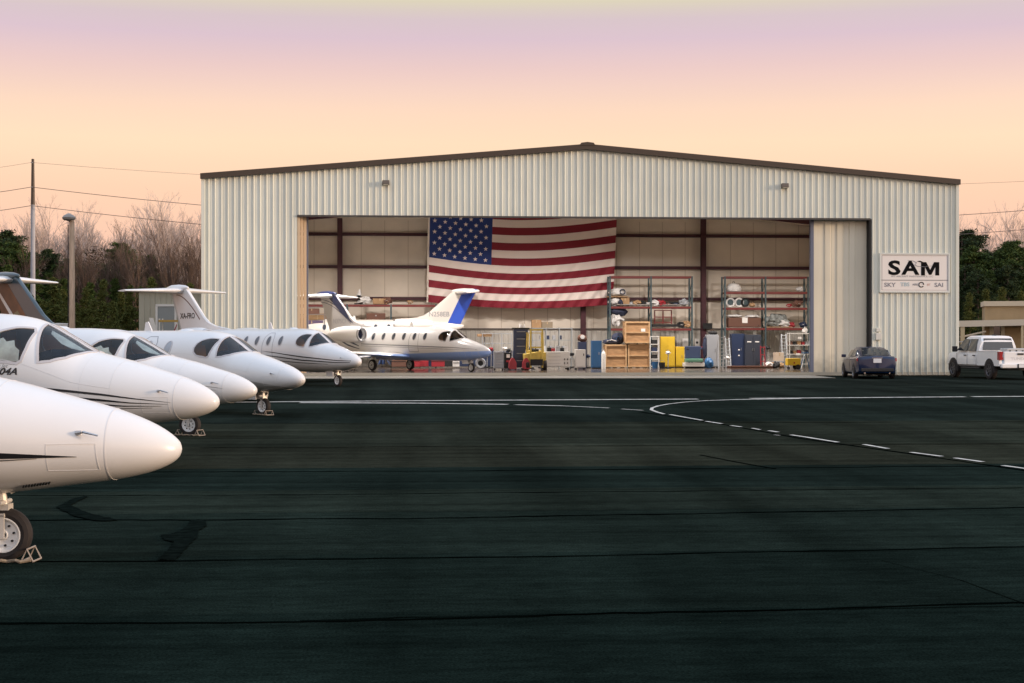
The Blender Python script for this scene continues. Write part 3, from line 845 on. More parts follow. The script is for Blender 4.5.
# ================================================================ HANGAR
M_wall = mat('hangar_steel_siding', (.68, .70, .615), .40, spec=.35, var=.05, vscale=.4)
def weather(m, amount=.16):
    nt = m.node_tree; N = nt.nodes; L = nt.links; b = N['Principled BSDF']; src = b.inputs['Base Color'].links[0].from_socket
    tc = N.new('ShaderNodeTexCoord'); sp = N.new('ShaderNodeSeparateXYZ'); L.new(tc.outputs['Object'], sp.inputs[0])
    mp = N.new('ShaderNodeMapping'); mp.inputs['Scale'].default_value = (3, 3, .12); L.new(tc.outputs['Object'], mp.inputs[0])
    n = N.new('ShaderNodeTexNoise'); n.inputs['Scale'].default_value = 1.2; n.inputs['Detail'].default_value = 5; L.new(mp.outputs[0], n.inputs[0])
    st = N.new('ShaderNodeMapRange'); st.inputs['From Min'].default_value = .35; st.inputs['From Max'].default_value = .75; st.inputs['To Min'].default_value = 1.03; st.inputs['To Max'].default_value = 1 - amount; L.new(n.outputs['Fac'], st.inputs['Value'])
    n2 = N.new('ShaderNodeTexNoise'); n2.inputs['Scale'].default_value = 2.5; n2.inputs['Detail'].default_value = 5; L.new(tc.outputs['Object'], n2.inputs[0])
    hh = N.new('ShaderNodeMath'); hh.operation = 'MULTIPLY_ADD'; hh.inputs[1].default_value = -1.6; L.new(n2.outputs['Fac'], hh.inputs[0]); L.new(sp.outputs['Z'], hh.inputs[2])
    gd = N.new('ShaderNodeMapRange'); gd.inputs['From Min'].default_value = -.75; gd.inputs['From Max'].default_value = .25; gd.inputs['To Min'].default_value = .60; gd.inputs['To Max'].default_value = 1; L.new(hh.outputs[0], gd.inputs['Value'])
    fl = N.new('ShaderNodeMath'); fl.operation = 'DIVIDE'; fl.inputs[1].default_value = .915; L.new(sp.outputs['X'], fl.inputs[0])
    f2 = N.new('ShaderNodeMath'); f2.operation = 'FLOOR'; L.new(fl.outputs[0], f2.inputs[0])
    wn = N.new('ShaderNodeTexWhiteNoise'); wn.noise_dimensions = '1D'; L.new(f2.outputs[0], wn.inputs['W'])
    pn = N.new('ShaderNodeMapRange'); pn.inputs['To Min'].default_value = .955; pn.inputs['To Max'].default_value = 1.035; L.new(wn.outputs['Value'], pn.inputs['Value'])
    for q in (st.outputs[0], gd.outputs[0], pn.outputs[0]):
        ml = N.new('ShaderNodeVectorMath'); ml.operation = 'SCALE'; L.new(src, ml.inputs[0]); L.new(q, ml.inputs['Scale']); src = ml.outputs[0]
    L.new(src, b.inputs['Base Color'])
weather(M_wall, .09)
M_leaf = mat('door_leaf_siding', (.68, .64, .51), .45, spec=.35, var=.05, vscale=.5)
weather(M_leaf, .1)
M_rooft = mat('brown_roof_trim', (.055, .036, .022), .5)
M_roof = mat('galvanised_roof', (.35, .35, .34), .45)
M_cream2 = mat('vinyl_insulation', (.68, .60, .50), .7, var=.10, vscale=.5)
M_liner = mat('liner_panel', (.50, .47, .42), .6, var=.06, vscale=.6)
M_red = mat('red_oxide_steel', (.050, .008, .014), .6, var=.2, vscale=2)
M_jamb = mat('jamb_flashing', (.60, .46, .30), .45)
M_skyjamb = mat('sky_tinted_flashing', (.12, .14, .20), .5)  # jamb steel with the sky's blue light put into its colour
PL = Vector((-14.78, 71.54, 0)); PR_ = Vector((22.07, 74.26, 0))
HW = (PR_ - PL).length; hrz = math.atan2(PR_.y - PL.y, PR_.x - PL.x)
U = (PR_ - PL).normalized(); V = Vector((-U.y, U.x, 0))
EAVE, APEX, HEAD, DEP = 9.56, 11.13, 7.72, 25.5
def uz(px, py, v=0.0):
    """hangar u and z where a pixel's ray meets the plane v = const"""
    d = Vector(((px - 512) / F, 1, (HY - py) / F)); o = Vector((0, 0, CH))
    Nn = V; t = (PL + V * v - o).dot(Nn) / d.dot(Nn); p = o + d * t
    return (p - PL).dot(U), p.z
def uf(px, py):
    """hangar u, v of a floor point seen at a pixel"""
    p = gp(px, py) - PL; return p.dot(U), p.dot(V)
hangar = thing('hangar', 'large pale steel aircraft hangar with a wide open doorway and low gable', 'hangar', PL, hrz)
def roof_z(u): return EAVE + (APEX - EAVE) * (1 - abs(u - HW / 2) / (HW / 2))
uL, uR = uz(306, 300)[0] - .42, uz(870, 300)[0]
def rib_profile(u0, u1, pitch=.305, depth=.045, rib=.075, ph=0.0):
    """points (u, v) of ribbed cladding; ribs stand towards -v"""
    out = [(u0, 0)]; k = math.ceil((u0 - ph) / pitch)
    while True:
        c = ph + k * pitch
        if c + rib / 2 + .01 > u1: break
        if c - rib / 2 - .01 > u0:
            out += [(c - rib / 2, 0), (c - rib / 2 + .022, -depth), (c + rib / 2 - .022, -depth), (c + rib / 2, 0)]
            out += [(c + pitch * .35, 0), (c + pitch * .37, -.006), (c + pitch * .43, -.006), (c + pitch * .45, 0)] if c + pitch * .46 < u1 else []
        k += 1
    out.append((u1, 0)); return out
def clad(mb, u0, u1, zlo, zhi, v=0.0, **k):
    pr = rib_profile(u0, u1, **k); vs = []; fs = []
    for u, dv in pr:
        vs += [(u, v + dv, zlo(u)), (u, v + dv, zhi(u))]
    for i in range(len(pr) - 1): fs.append((2 * i, 2 * i + 2, 2 * i + 3, 2 * i + 1))
    mb.add(vs, fs)
mb = MB()
clad(mb, 0, uL, lambda u: .05, roof_z); clad(mb, uL, uR, lambda u: HEAD, roof_z); clad(mb, uR, HW, lambda u: .05, roof_z)
mb.build('front_wall', M_wall, hangar)
def to_side(mbx, fn):
    mbx.v = [fn(*p) for p in mbx.v]; return mbx
for nm, uu, sg in (('side_wall', 0.0, -1), ('side_wall', HW, 1)):
    m_ = MB(); clad(m_, 0.0, DEP, lambda u: .05, lambda u: EAVE)
    to_side(m_, lambda a, b, c: (uu - sg * b, a + .01, c)).build(nm, M_wall, hangar)
mb = MB(); mb.box((HW / 2, DEP + .12, EAVE / 2 + .02), (HW - .1, .04, EAVE)); mb.prism([(0.05, EAVE), (HW - .05, EAVE), (HW / 2, APEX)], 'Y', DEP + .10, DEP + .14)
mb.build('back_wall', M_wall, hangar)
# interior skins: insulation above, ribbed liner below
mb = MB(); mb.prism([(0.12, 2.44), (HW - .12, 2.44), (HW - .12, EAVE - .12), (HW / 2, APEX - .12), (0.12, EAVE - .12)], 'Y', DEP - .02, DEP + .04)
for sx in (.10, HW - .10): mb.box((sx, DEP / 2, (2.44 + EAVE) / 2), (.05, DEP - .4, EAVE - 2.5))
mb.build('insulation_lining', M_cream2, hangar)
mb = MB(); clad(mb, .1, HW - .1, lambda u: .02, lambda u: 2.44, v=DEP - .06, pitch=.305, depth=.03)
mb.build('liner_wall', M_liner, hangar)
mb = MB()
k = 0
while k * 1.52 + .8 < HW:
    mb.box((.8 + k * 1.52, DEP - .03, 6.0), (.03, .012, 7.0)); k += 1
mb.build('lining_seam', mat('lining_tape', (.42, .34, .26), .7), hangar)
# roof slabs and trim
for sg in (-1, 1):
    e = HW / 2 + sg * (HW / 2 + .06); sl = (APEX - EAVE) / (HW / 2); ze = EAVE - .06 * sl
    mb = MB(); mb.prism([(HW / 2, APEX + .02), (e, ze + .02), (e, ze + .10), (HW / 2, APEX + .10)], 'Y', -.1, DEP + .2)
    mb.build('roof', M_roof, hangar)
    mb = MB(); mb.prism([(HW / 2, APEX - .13), (e, ze - .13), (e, ze + .13), (HW / 2, APEX + .13)], 'Y', -.22, -.10)
    mb.build('roof_trim', M_rooft, hangar)
    mb = MB(); mb.prism([(HW / 2, APEX - .30), (HW / 2 + sg * (HW / 2 - .25), EAVE - .30), (HW / 2 + sg * (HW / 2 - .25), EAVE - .26), (HW / 2, APEX - .26)], 'Y', .3, DEP - .2)
    mb.build('ceiling_lining', M_cream2, hangar)
mb = MB(); mb.prism([(HW / 2 - .38, APEX + .06), (HW / 2 + .38, APEX + .06), (HW / 2 + .30, APEX + .18), (HW / 2, APEX + .22), (HW / 2 - .30, APEX + .18)], 'Y', -.25, DEP + .1)
mb.build('ridge_cap', M_rooft, hangar)
mb = MB()
for uu in (0.0, HW): mb.box((uu + (.05 if uu == 0 else -.05), -.04, EAVE / 2 - .02), (.16, .10, EAVE - .1))
mb.build('corner_flashing', M_wall, hangar, bevel=.01)
mb = MB(); mb.box(((uL + uR) / 2, -.055, HEAD - .02), (uR - uL, .07, .09)); mb.build('head_flashing', mat('dark_flashing', (.05, .045, .04), .5), hangar)
mb = MB(); mb.box((HW / 2, -.01, .10), (HW, .03, .14)); mb.build('base_flashing', mat('base_trim', (.30, .29, .24), .6), hangar)
# jamb and door leaves
u306 = uz(306.5, 300)[0]
mb = MB()
for k in range(3): mb.box((uL + .07 + k * .14, .10 + k * .16, HEAD / 2), (.13, .14, HEAD - .06))
mb.build('door_leaf', M_jamb, hangar, bevel=.008)
mb = MB(); mb.box((u306 - .02, .75, HEAD / 2), (.10, .6, HEAD - .04)); mb.build('door_jamb', M_skyjamb, hangar)
uD = uz(816, 300)[0]
mb = MB(); clad(mb, uD, uR - .05, lambda u: .08, lambda u: HEAD - .03, v=.42, pitch=.61, depth=.04, rib=.30)
mb.box(((uD + uR) / 2, .47, HEAD / 2), (uR - uD - .05, .05, HEAD - .12))
mb.build('sliding_door', M_leaf, hangar)
mb = MB(); mb.box((uR + .01, .2, HEAD / 2), (.10, .5, HEAD - .02)); mb.build('door_track_post', M_dark, hangar)
mb = MB(); mb.box((uD - .09, .48, HEAD / 2), (.17, .22, HEAD - .05)); mb.build('door_edge', M_skyjamb, hangar, bevel=.01)
mb = MB(); mb.box(((uL + uR) / 2, .30, HEAD + .25), (uR - uL, .5, .5)); mb.build('door_header', M_dark, hangar)
# steel frame inside
for z in (8.58, 6.47, 4.42):
    mb = MB(); mb.box((HW / 2, DEP - .16, z), (HW - .5, .2, .20)); mb.build('girt', M_red, hangar)
mb = MB(); mb.box((HW / 2, DEP - .13, 2.46), (HW - .5, .1, .07)); mb.build('girt', mat('grey_girt', (.16, .14, .13), .6), hangar)
for px in (340, 583, 703):
    u = uz(px, 300, DEP - .4)[0]
    mb = MB(); mb.box((u, DEP - .50, roof_z(u) / 2 - .2), (.05, .36, roof_z(u) - .5)); mb.box((u, DEP - .68, roof_z(u) / 2 - .2), (.32, .035, roof_z(u) - .5)); mb.box((u, DEP - .32, roof_z(u) / 2 - .2), (.32, .035, roof_z(u) - .5))
    mb.build('column', M_red, hangar)
for v in (.9, 8.5, 16.5):
    for sg in (-1, 1):
        e = HW / 2 + sg * (HW / 2 - .4)
        mb = MB(); mb.prism([(HW / 2, APEX - .45), (e, EAVE - .45), (e, EAVE - (1.1)), (HW / 2, APEX - .95)], 'Y', v - .10, v + .10)
        if v > 1: mb.box((e, v, (EAVE - .9) / 2), (.4, .2, EAVE - 1.0))
        mb.build('rafter', M_red, hangar)
# floodlights over the door
M_lampb = mat('fixture_bronze', (.12, .10, .08), .5)
def wall_lamp(px, py, lab):
    u, z = uz(px, py)
    t = thing('wall_lamp', lab, 'wall lamp', PL + U * u + Vector((0, 0, z)), hrz, 'wall lamps over the hangar door')
    mb = MB(); mb.box((0, -.16, 0), (.34, .26, .20), rx=R(-8)); mb.build('housing', M_lampb, t, bevel=.02)
    mb = MB(); mb.box((0, -.18, -.108), (.24, .18, .02), rx=R(-8)); mb.build('lens', mat('frosted_lens', (.6, .58, .5), .3), t)
    mb = MB(); mb.box((0, -.055, 0), (.14, .06, .12)); mb.build('bracket', M_lampb, t)
wall_lamp(386, 183, 'small wall lamp over the left half of the hangar door')
wall_lamp(784, 186, 'small wall lamp over the right end of the hangar door')
# switch box
u, z = uz(878, 334)
t = thing('meter_box', 'two small white electrical boxes on the wall above the blue car', 'electrical box', PL + U * u + Vector((0, -.06, z)), hrz)
MB().box((0, 0, -.12), (.28, .14, .34)).build('cover', mat('box_white', (.62, .62, .56), .4), t, bevel=.015)
MB().box((0, .01, .20), (.22, .10, .18)).build('cover', MATS['box_white'], t, bevel=.015)

# sign on the right panel
su0, sz0 = uz(879, 292.5); su1, sz1 = uz(949, 253.5)
sw, sh = su1 - su0, sz1 - sz0
sg_ = thing('company_sign', 'white rectangular sign with big black SAM letters on the hangar wall', 'sign', PL + U * ((su0 + su1) / 2) - V * .06 + Vector((0, 0, (sz0 + sz1) / 2)), hrz)
M_signw = mat('sign_white', (.78, .74, .69), .5); M_ink = mat('sign_black', (.006, .006, .007), .9, spec=.1); M_inkg = mat('sign_grey', (.22, .22, .24), .5)
MB().box((0, 0, 0), (sw, .05, sh)).build('panel', M_signw, sg_)
mb = MB()
for z in (-1, 1): mb.box((0, -.02, z * (sh / 2 - .03)), (sw, .07, .07))
for x in (-1, 1): mb.box((x * (sw / 2 - .03), -.02, 0), (.07, .069, sh))
mb.build('sign_frame', mat('sign_frame_aluminium', (.62, .66, .62), .35, metal=.2), sg_)
MB().box((0, -.03, -sh * .185), (sw - .16, .01, .035)).build('divider', M_inkg, sg_)
mb = MB()
for z in (-1, 1): mb.box((0, -.028, z * (sh / 2 - .12)), (sw - .22, .008, .015))
for x in (-1, 1): mb.box((x * (sw / 2 - .12), -.028, 0), (.015, .009, sh - .24))
mb.build('inner_border', M_inkg, sg_)
def sign_text(name, txt, size, x, z, m, bold=0, xs=1, shear=0):
    return text_obj(name, txt, size, m, sg_, lambda a, b: Vector((x + a, -.032, z + b)), bold, xs, shear)
sign_text('lettering', 'S', .96, -1.03, .21, M_ink, .03, 1.42)
sign_text('lettering', 'A', .92, -.22, .21, M_ink, .03, 1.30)
mb = MB(); h_ = .66; o_ = (.32, -.125)
mb.prism([(o_[0] + x, o_[1] + z * h_) for x, z in [(0, 0), (0, 1), (.26, 1), (.46, .42), (.66, 1), (.92, 1), (.92, 0), (.72, 0), (.72, .62), (.52, .05), (.40, .05), (.20, .62), (.20, 0)]], 'Y', -.034, -.028)
mb.build('lettering', M_ink, sg_)
sign_text('lettering', 'SKY AIRCRAFT MAINTENANCE, LLC', .115, -.13, -.175, M_inkg, 0, 1.15)
sign_text('lettering', 'SKY', .28, -sw * .355, -.60, M_inkg, .006, 1.2)
sign_text('lettering', 'TBS', .26, -sw * .14, -.58, mat('sign_pale_blue', (.42, .52, .55), .5), .008, 1.1)
sign_text('lettering', 'AERO', .13, sw * .015, -.58, M_inkg, .004, 1)
sign_text('lettering', 'JET', .13, sw * .20, -.58, mat('sign_red', (.5, .28, .22), .5), .002, 1)
sign_text('lettering', 'SAI', .28, sw * .345, -.60, M_inkg, .006, 1.2)
mb = MB()
mb.tube([(sw * .095 + .12 * math.cos(a), -.033, -.58 + .12 * math.sin(a)) for a in np.linspace(0, 2 * PI * .9, 16)], .022, 6)
mb.build('round_emblem', M_ink, sg_)
mb = MB()  # aircraft flourish arching over the M
mb.tube([(-.36, -.035, .62), (-.1, -.035, .60), (.10, -.035, .50), (.0, -.035, .40), (.12, -.035, .33), (.5, -.035, .30), (.9, -.035, .36)], [.004, .01, .015, .015, .014, .012, .004], 6)
mb.build('flourish', M_inkg, sg_)
mb = MB(); mb.prism([(.12, .58), (.28, .60), (.40, .55), (.36, .52), (.22, .54)], 'Y', -.04, -.03); mb.build('emblem_aircraft', M_ink, sg_)

# floor and apron
def hpoly(name, pts, m, z0, z1):
    mb = MB(); W_ = [PL + U * a + V * b for a, b in pts]
    mb.prism([(p.x, p.y) for p in W_], 'Z', z0, z1); return struct(mb.build(name, m))
hpoly('hangar_floor', [(.02, .02), (HW - .02, .02), (HW - .02, DEP - .02), (.02, DEP - .02)], M_floor, -.05, .014)
a0 = uf(262, 379.0); a1 = uf(836, 378.3)
hpoly('concrete_apron', [a0, a1, (a1[0] + .3, -.02), (a0[0], -.02)], M_conc, -.05, .018)
mb = MB(); strip(mb, [PL + U * a0[0] + V * (a0[1] + .05), PL + U * a1[0] + V * (a1[1] + .05)], .22, .024)
struct(mb.build('painted_line', mat('pale_edge', (.42, .40, .34), .8, var=.3, vscale=3)))
# high bay lamps hung under the rafters
M_lampglow = None
for (u, v) in [(5, 16.0), (12, 16.0), (19, 16.0), (26, 16.0), (33, 16.0), (9, 9), (19, 9), (29, 9)]:
    z = roof_z(u) - 1.15
    L_ = bpy.data.lights.new('high_bay_light', 'AREA'); L_.energy = 900 if v > 10 else 260; L_.shape = 'DISK'; L_.size = .8; L_.color = (1.0, .93, .88); L_.spread = R(160)
    lo = bpy.data.objects.new('high_bay_light', L_); COL.objects.link(lo); lo.location = PL + U * u + V * v + Vector((0, 0, z - .35))

# ---------------------------------------------------------------- flag
def make_flag():
    v = DEP - 1.2
    u0 = uz(430, 260, v)[0]; u1 = uz(617.5, 260, v)[0]; ztop = uz(520, 203.5, v)[1]; H_ = 13 * .503; W_ = u1 - u0
    t = thing('flag', 'huge stars and stripes flag hanging on the back wall of the hangar', 'flag', PL + U * u0 + V * v + Vector((0, 0, 0)), hrz)
    nx, nz = 150, 13 * 6
    def pt(a, b):  # a 0..1 across, b 0..1 down
        sag = .52 * math.sin(PI * a) * (1 - .5 * max(0, (b - .6) / .4)) + .12 * (1 - a) * (1 - b) - .15 * (1 - a) ** 3 * b
        z = ztop - b * H_ - sag
        fold = .05 * math.sin(a * 30 + b * 5) * .4 + .05 * b * math.sin(a * 95 + b * 38 + 2 * mn.noise(Vector((a * 4, b * 3, 0)))) * (.4 + b)
        x = a * W_ - (1 - a) * b * .12 - a * b * .30
        return Vector((x, fold + .1 * mn.noise(Vector((a * 5, b * 4, 1))), z))
    mb = MB(); vs = [pt(i / nx, j / nz) for j in range(nz + 1) for i in range(nx + 1)]
    mb.v = [tuple(p) for p in vs]
    for j in range(nz):
        for i in range(nx):
            st = j // 6; blue = i / nx < .328 and st < 7
            mb.f.append((j * (nx + 1) + i, j * (nx + 1) + i + 1, (j + 1) * (nx + 1) + i + 1, (j + 1) * (nx + 1) + i)); mb.mi.append(2 if blue else (0 if st % 2 == 0 else 1))
    fm = [mat('flag_red', (.20, .009, .022), .8), mat('flag_white', (.76, .66, .61), .8), mat('flag_blue', (.012, .035, .17), .8)]
    mb.build('cloth', fm, t, smooth=True)
    st = MB()
    for r in range(9):
        cnt = 6 if r % 2 == 0 else 5
        for c in range(cnt):
            a = .328 * ((c + (.5 if cnt == 6 else 1.0)) / 6); b = (r + .75) / 9.5 * 7 / 13
            ctr = pt(a, b); pts = []
            for k in range(10):
                rr = .155 if k % 2 == 0 else .062; w_ = PI / 2 + k * PI / 5
                pts.append((ctr.x + rr * math.cos(w_), ctr.y - .07, ctr.z + rr * math.sin(w_)))
            st.add([(ctr.x, ctr.y - .075, ctr.z)] + pts, [(0, 1 + k, 1 + (k + 1) % 10) for k in range(10)])
    st.build('stars', fm[1], t)
    mb = MB(); mb.v = []
    mb.tube([pt(0, b) + Vector((-.05, 0, 0)) for b in np.linspace(0, 1, 20)], .07, 6); mb.build('hoist_edge', mat('flag_heading', (.75, .68, .6), .8), t)
make_flag()

# ================================================================ THINGS IN THE HANGAR
def ipos(px, v):
    """hangar-local placement: world point on the floor under pixel column px at depth v"""
    u = uz(px, 360, v)[0]; return PL + U * u + V * v, u
def sz(v): return F / (PL.y + v + 1.2)
RACKV = DEP - 2.2
M_upr = mat('rack_upright_green', (.045, .075, .085), .5); M_beam = mat('rack_beam_red', (.15, .020, .018), .5)
M_mesh = mat('rack_wire_deck', (.22, .20, .18), .5, metal=.4)
def zpx(py, v):  # height of an image row at depth v
    return uz(600, py, v)[1]
def rack(pxs, levels, label, extra=(), ptop=276):
    """pallet rack; pxs upright columns, levels image rows of the beams"""
    us = [uz(p, 330, RACKV)[0] for p in pxs]; t = thing('pallet_rack', label, 'pallet rack', PL + U * us[0] + V * RACKV, hrz, 'tall pallet racks on the back wall')
    top = zpx(ptop, RACKV)
    for u in us:
        mb = MB()
        for y in (0, .95): mb.box((u - us[0], y, top / 2), (.10, .09, top))
        for k in range(6):
            z0 = .3 + k * (top - .6) / 6; z1 = .3 + (k + 1) * (top - .6) / 6
            mb.tube([(u - us[0], 0, z0), (u - us[0], .95, z1)] if k % 2 == 0 else [(u - us[0], .95, z0), (u - us[0], 0, z1)], .022, 5)
        mb.build('upright', M_upr, t)
    for a, b in zip(us[:-1], us[1:]):
        for py in levels:
            z = zpx(py, RACKV)
            for y in (-.02, .97):
                MB().box(((a + b) / 2 - us[0], y, z), (b - a - .12, .05, .13)).build('beam', M_beam, t)
            if py > 280 and py not in extra:
                mb = MB()
                for k in range(9): mb.box(((a + b) / 2 - us[0] - (b - a - .3) / 2 + k * (b - a - .3) / 8, .475, z + .07), (.03, .9, .02))
                for y in (.2, .5, .8): mb.box(((a + b) / 2 - us[0], y, z + .085), (b - a - .2, .03, .012))
                mb.build('wire_deck', M_mesh, t)
    return us
rack((610, 651, 692), (277, 307.5, 329.5), 'tall pallet rack with red beams behind the wooden crates')
rack((725, 765.5, 808), (277, 292.5, 308.5, 329), 'tall pallet rack with red beams over the dark blue lockers', (292.5,))
rack((286, 347, 391, 436), (306, 331), 'long pallet rack behind the two jets in the hangar', (), 304.5)

def item(name, label, cat, px, v, z, mb_parts, group=None, rz=0.0, scale=None):
    p, u = ipos(px, v); t = thing(name, label, cat, p + Vector((0, 0, z)), hrz + rz, group, scale)
    for nm, mb, m, kw in mb_parts: mb.build(nm, m, t, **kw)
    return t
RL = {k: zpx(k, RACKV) + .11 for k in (292.5, 307.5, 308.5, 306, 329.5, 329, 331)}
def lump(rx, ry, rz_, seed, c=(0, 0, 0), n=14, amp=.28, flat=True):
    mb = MB(); vs = []; fs = []
    m_ = n * 2
    for i in range(n + 1):
        ph = PI * i / n
        for k in range(m_):
            th = 2 * PI * k / m_
            d = Vector((math.sin(ph) * math.cos(th), math.sin(ph) * math.sin(th), math.cos(ph)))
            r = 1 + amp * mn.noise(d * 1.8 + Vector((seed, 0, 0))) + amp * .5 * mn.noise(d * 5 + Vector((seed, 3, 0)))
            z = d.z * r * rz_ + rz_
            vs.append((c[0] + d.x * r * rx, c[1] + d.y * r * ry, c[2] + max(0, z)))
    for i in range(n):
        for k in range(m_): fs.append((i * m_ + k, i * m_ + (k + 1) % m_, (i + 1) * m_ + (k + 1) % m_, (i + 1) * m_ + k))
    mb.add(vs, fs); return mb
M_card = mat('cardboard', (.33, .20, .10), .8, var=.12, vscale=3); M_ply = mat('crate_plywood', (.38, .215, .10), .7, var=.25, vscale=2.5, stretch=(1, 1, 3))
M_batten = mat('crate_batten', (.48, .30, .15), .7, var=.15, vscale=4); M_tapew = mat('paper_label', (.75, .72, .68), .6)
M_whitec = mat('white_fabric', (.62, .60, .58), .8, var=.15, vscale=4); M_navyf = mat('navy_fabric', (.02, .026, .055), .8)
M_brownf = mat('brown_upholstery', (.13, .06, .04), .8); M_tarp = mat('grey_tarp', (.20, .21, .20), .6, var=.5, vscale=5)
def box_parts(w, d, h, m=None, tape=True):
    a = MB(); a.box((0, 0, h / 2), (w, d, h)); b = MB(); b.box((0, 0, h + .002), (.06, d * .98, .006)); b.box((0, -d / 2 - .003, h * .8), (.06, .005, h * .38))
    out = [('carton', a, m or M_card, dict(bevel=.008))]
    if tape: out.append(('tape', b, mat('packing_tape', (.42, .30, .18), .35), {}))
    return out
rv = RACKV + .45
# items on the middle rack
item('engine_cover', 'white bundled engine cover on the left end of the middle rack, upper one', 'cover', 617, rv, RL[307.5] + .62, [('cloth', lump(.62, .4, .26, 3), M_whitec, dict(smooth=True)), ('strap', MB().tube([(.3 + .16 * math.cos(a), -.42, .28 + .16 * math.sin(a)) for a in np.linspace(0, 6.28, 16)], .04, 6), M_navyf, {}), ('folded_board', MB().box((0, 0, -.03), (1.35, .8, .05)), M_card, {})])
item('engine_cover', 'white and dark bundled cover under the upper white cover', 'cover', 615, rv, RL[307.5], [('cloth', lump(.42, .4, .27, 8), M_whitec, dict(smooth=True)), ('dark_cloth', lump(.22, .3, .22, 9, (.3, -.15, 0)), M_navyf, dict(smooth=True))])
item('cardboard_box', 'open brown box beside the bundled white covers', 'box', 624.5, rv, RL[307.5], box_parts(.55, .6, .55))
item('tubing_bundle', 'bundle of long pale tubes lying on the middle rack shelf', 'tubes', 650, rv, RL[307.5], [('tube', MB().tube([(-2.2 + .05 * k, -.35 + .1 * k, .07), (1.9 - .1 * k, -.3 + .1 * k, .07)], .05, 8), M_mesh, {}) for k in range(5)] + [('pipe', MB().tube([(-1.6, -.2, .17), (.6, -.1, .17)], .06, 8), M_whitec, {})])
item('folded_seat', 'navy and white aircraft seat piled on the rack above the crates', 'seat', 617, rv, RL[329.5] + .12, [('cushion', lump(.62, .4, .34, 12, (.05, 0, .62)), M_navyf, dict(smooth=True)), ('frame', lump(.36, .35, .42, 14, (-.05, -.05, 0), amp=.5), M_whitec, dict(smooth=True)), ('leg', MB().box((.2, -.3, .5), (.5, .08, .1), ry=.5), M_whitec, {})])
mb = MB()
for x in (-.55, 0, .55): mb.box((x, 0, .45), (.07, .07, .9))
for z in (.1, .45, .88): mb.box((0, 0, z), (1.15, .06, .06))
item('red_frame', 'red metal frame standing on the lower shelf of the middle rack', 'frame', 663, rv, RL[329.5] + .25, [('frame', mb, M_beam, {}), ('base', MB().box((.1, 0, -.1), (1.7, .7, .16)), M_dark, {})])
item('parts_tray', 'pale tray of small parts on the middle rack', 'tray', 672, rv, RL[307.5], [('tray', MB().box((0, 0, .05), (1.4, .6, .08)), M_whitec, {}), ('fitting', lump(.5, .25, .1, 31, (.1, 0, .09)), M_dark, dict(smooth=True))])
# items on the right rack
dm = MB(); dm.lathe([(.46, 0), (.50, .06), (.50, .22), (.44, .36), (.30, .47), (.12, .53), (0, .54)], (0, 0, 0), 'Z', 24)
item('domed_cover', 'white domed cover on the top shelf of the right rack', 'cover', 733.5, rv, zpx(292.5, RACKV) + .10, [('dome', dm, M_whitec, dict(smooth=True)), ('ring_handle', MB().tube([(.07 * math.cos(a), 0, .58 + .07 * math.sin(a)) for a in np.linspace(0, 6.28, 12)], .018, 5), M_dark, {})])
for k, px in enumerate((730.5, 739, 745)):
    wm = MB(); wm.lathe([(.20, -.06), (.30, -.10), (.30, .10), (.20, .06), (.20, -.06)], (0, 0, .31), 'Y', 20)
    wh = MB(); wh.lathe([(.0, -.04), (.19, -.05), (.19, .05), (0, .04)], (0, 0, .31), 'Y', 16)
    item('wheel_spare', ('left pale wheel on the second shelf of the right rack', 'middle pale wheel of three on the right rack', 'dark wheel at the right end of three on the right rack')[k], 'wheel', px, rv, RL[308.5], [('tyre', wm, (M_whitec, M_whitec, M_dark)[k], dict(smooth=True)), ('rim', wh, M_upr, dict(smooth=True))], 'spare wheels on the right rack', rz=.3 * (k - 1))
item('seat_cushions', 'long brown upholstered bench with a white paper on it', 'bench seat', 743.5, rv, RL[329] - .02, [('base', MB().box((0, 0, .34), (2.15, .75, .62)), M_brownf, dict(bevel=.06)), ('cushion', lump(.5, .35, .10, 5, (-.6, 0, .66)), M_whitec, dict(smooth=True)), ('cushion', lump(.5, .35, .10, 6, (.55, 0, .64)), M_whitec, dict(smooth=True)), ('paper', MB().box((.0, -.39, .48), (.36, .01, .36)), M_tapew, {})])
item('tarp_bundle', 'crumpled grey tarpaulin bundle on the right rack', 'tarpaulin', 776, rv, RL[329] + .05, [('tarp', lump(.72, .42, .40, 21, amp=.55), M_tarp, dict(smooth=True)), ('board', MB().box((.1, 0, -.03), (1.7, .8, .05)), M_card, {})])
# items on the left rack
for k, (px, z0, w_, h_, lab) in enumerate(((318, 331, 1.3, 1.0, 'large brown carton on the left rack beside the door'), (300, 331, .8, .7, 'small brown carton at the far left of the left rack'),
        (373, 331, 1.3, .62, 'wide tan carton on the rack between the two jet tails'), (380, 306, .9, .35, 'flat carton on the upper beam between the jet tails'))):
    item('cardboard_box', lab, 'box', px, rv, RL[z0], box_parts(w_, .7, h_), 'cartons on the racks')
item('brown_trunk', 'dark brown trunk stacked above the wide tan carton', 'trunk', 376, rv, RL[331] + .62, [('case', MB().box((0, 0, .2), (1.2, .6, .40)), M_brownf, dict(bevel=.02)), ('latch', MB().box((0, -.31, .25), (.1, .02, .08)), M_steel, {})])
item('dark_bin', 'navy storage bin on the rack left of the lettered fin', 'bin', 403, rv, RL[331] + .1, [('bin', MB().prism([(-.4, 0), (.4, 0), (.48, .5), (-.48, .5)], 'Y', -.3, .3), M_navyf, {}), ('rim', MB().box((0, 0, .5), (1.02, .68, .05)), M_dark, {})])
mb = MB(); mb.tube([(0, 0, 0), (0, 0, .55), (.05, 0, .95)], [.22, .17, .04], 10)
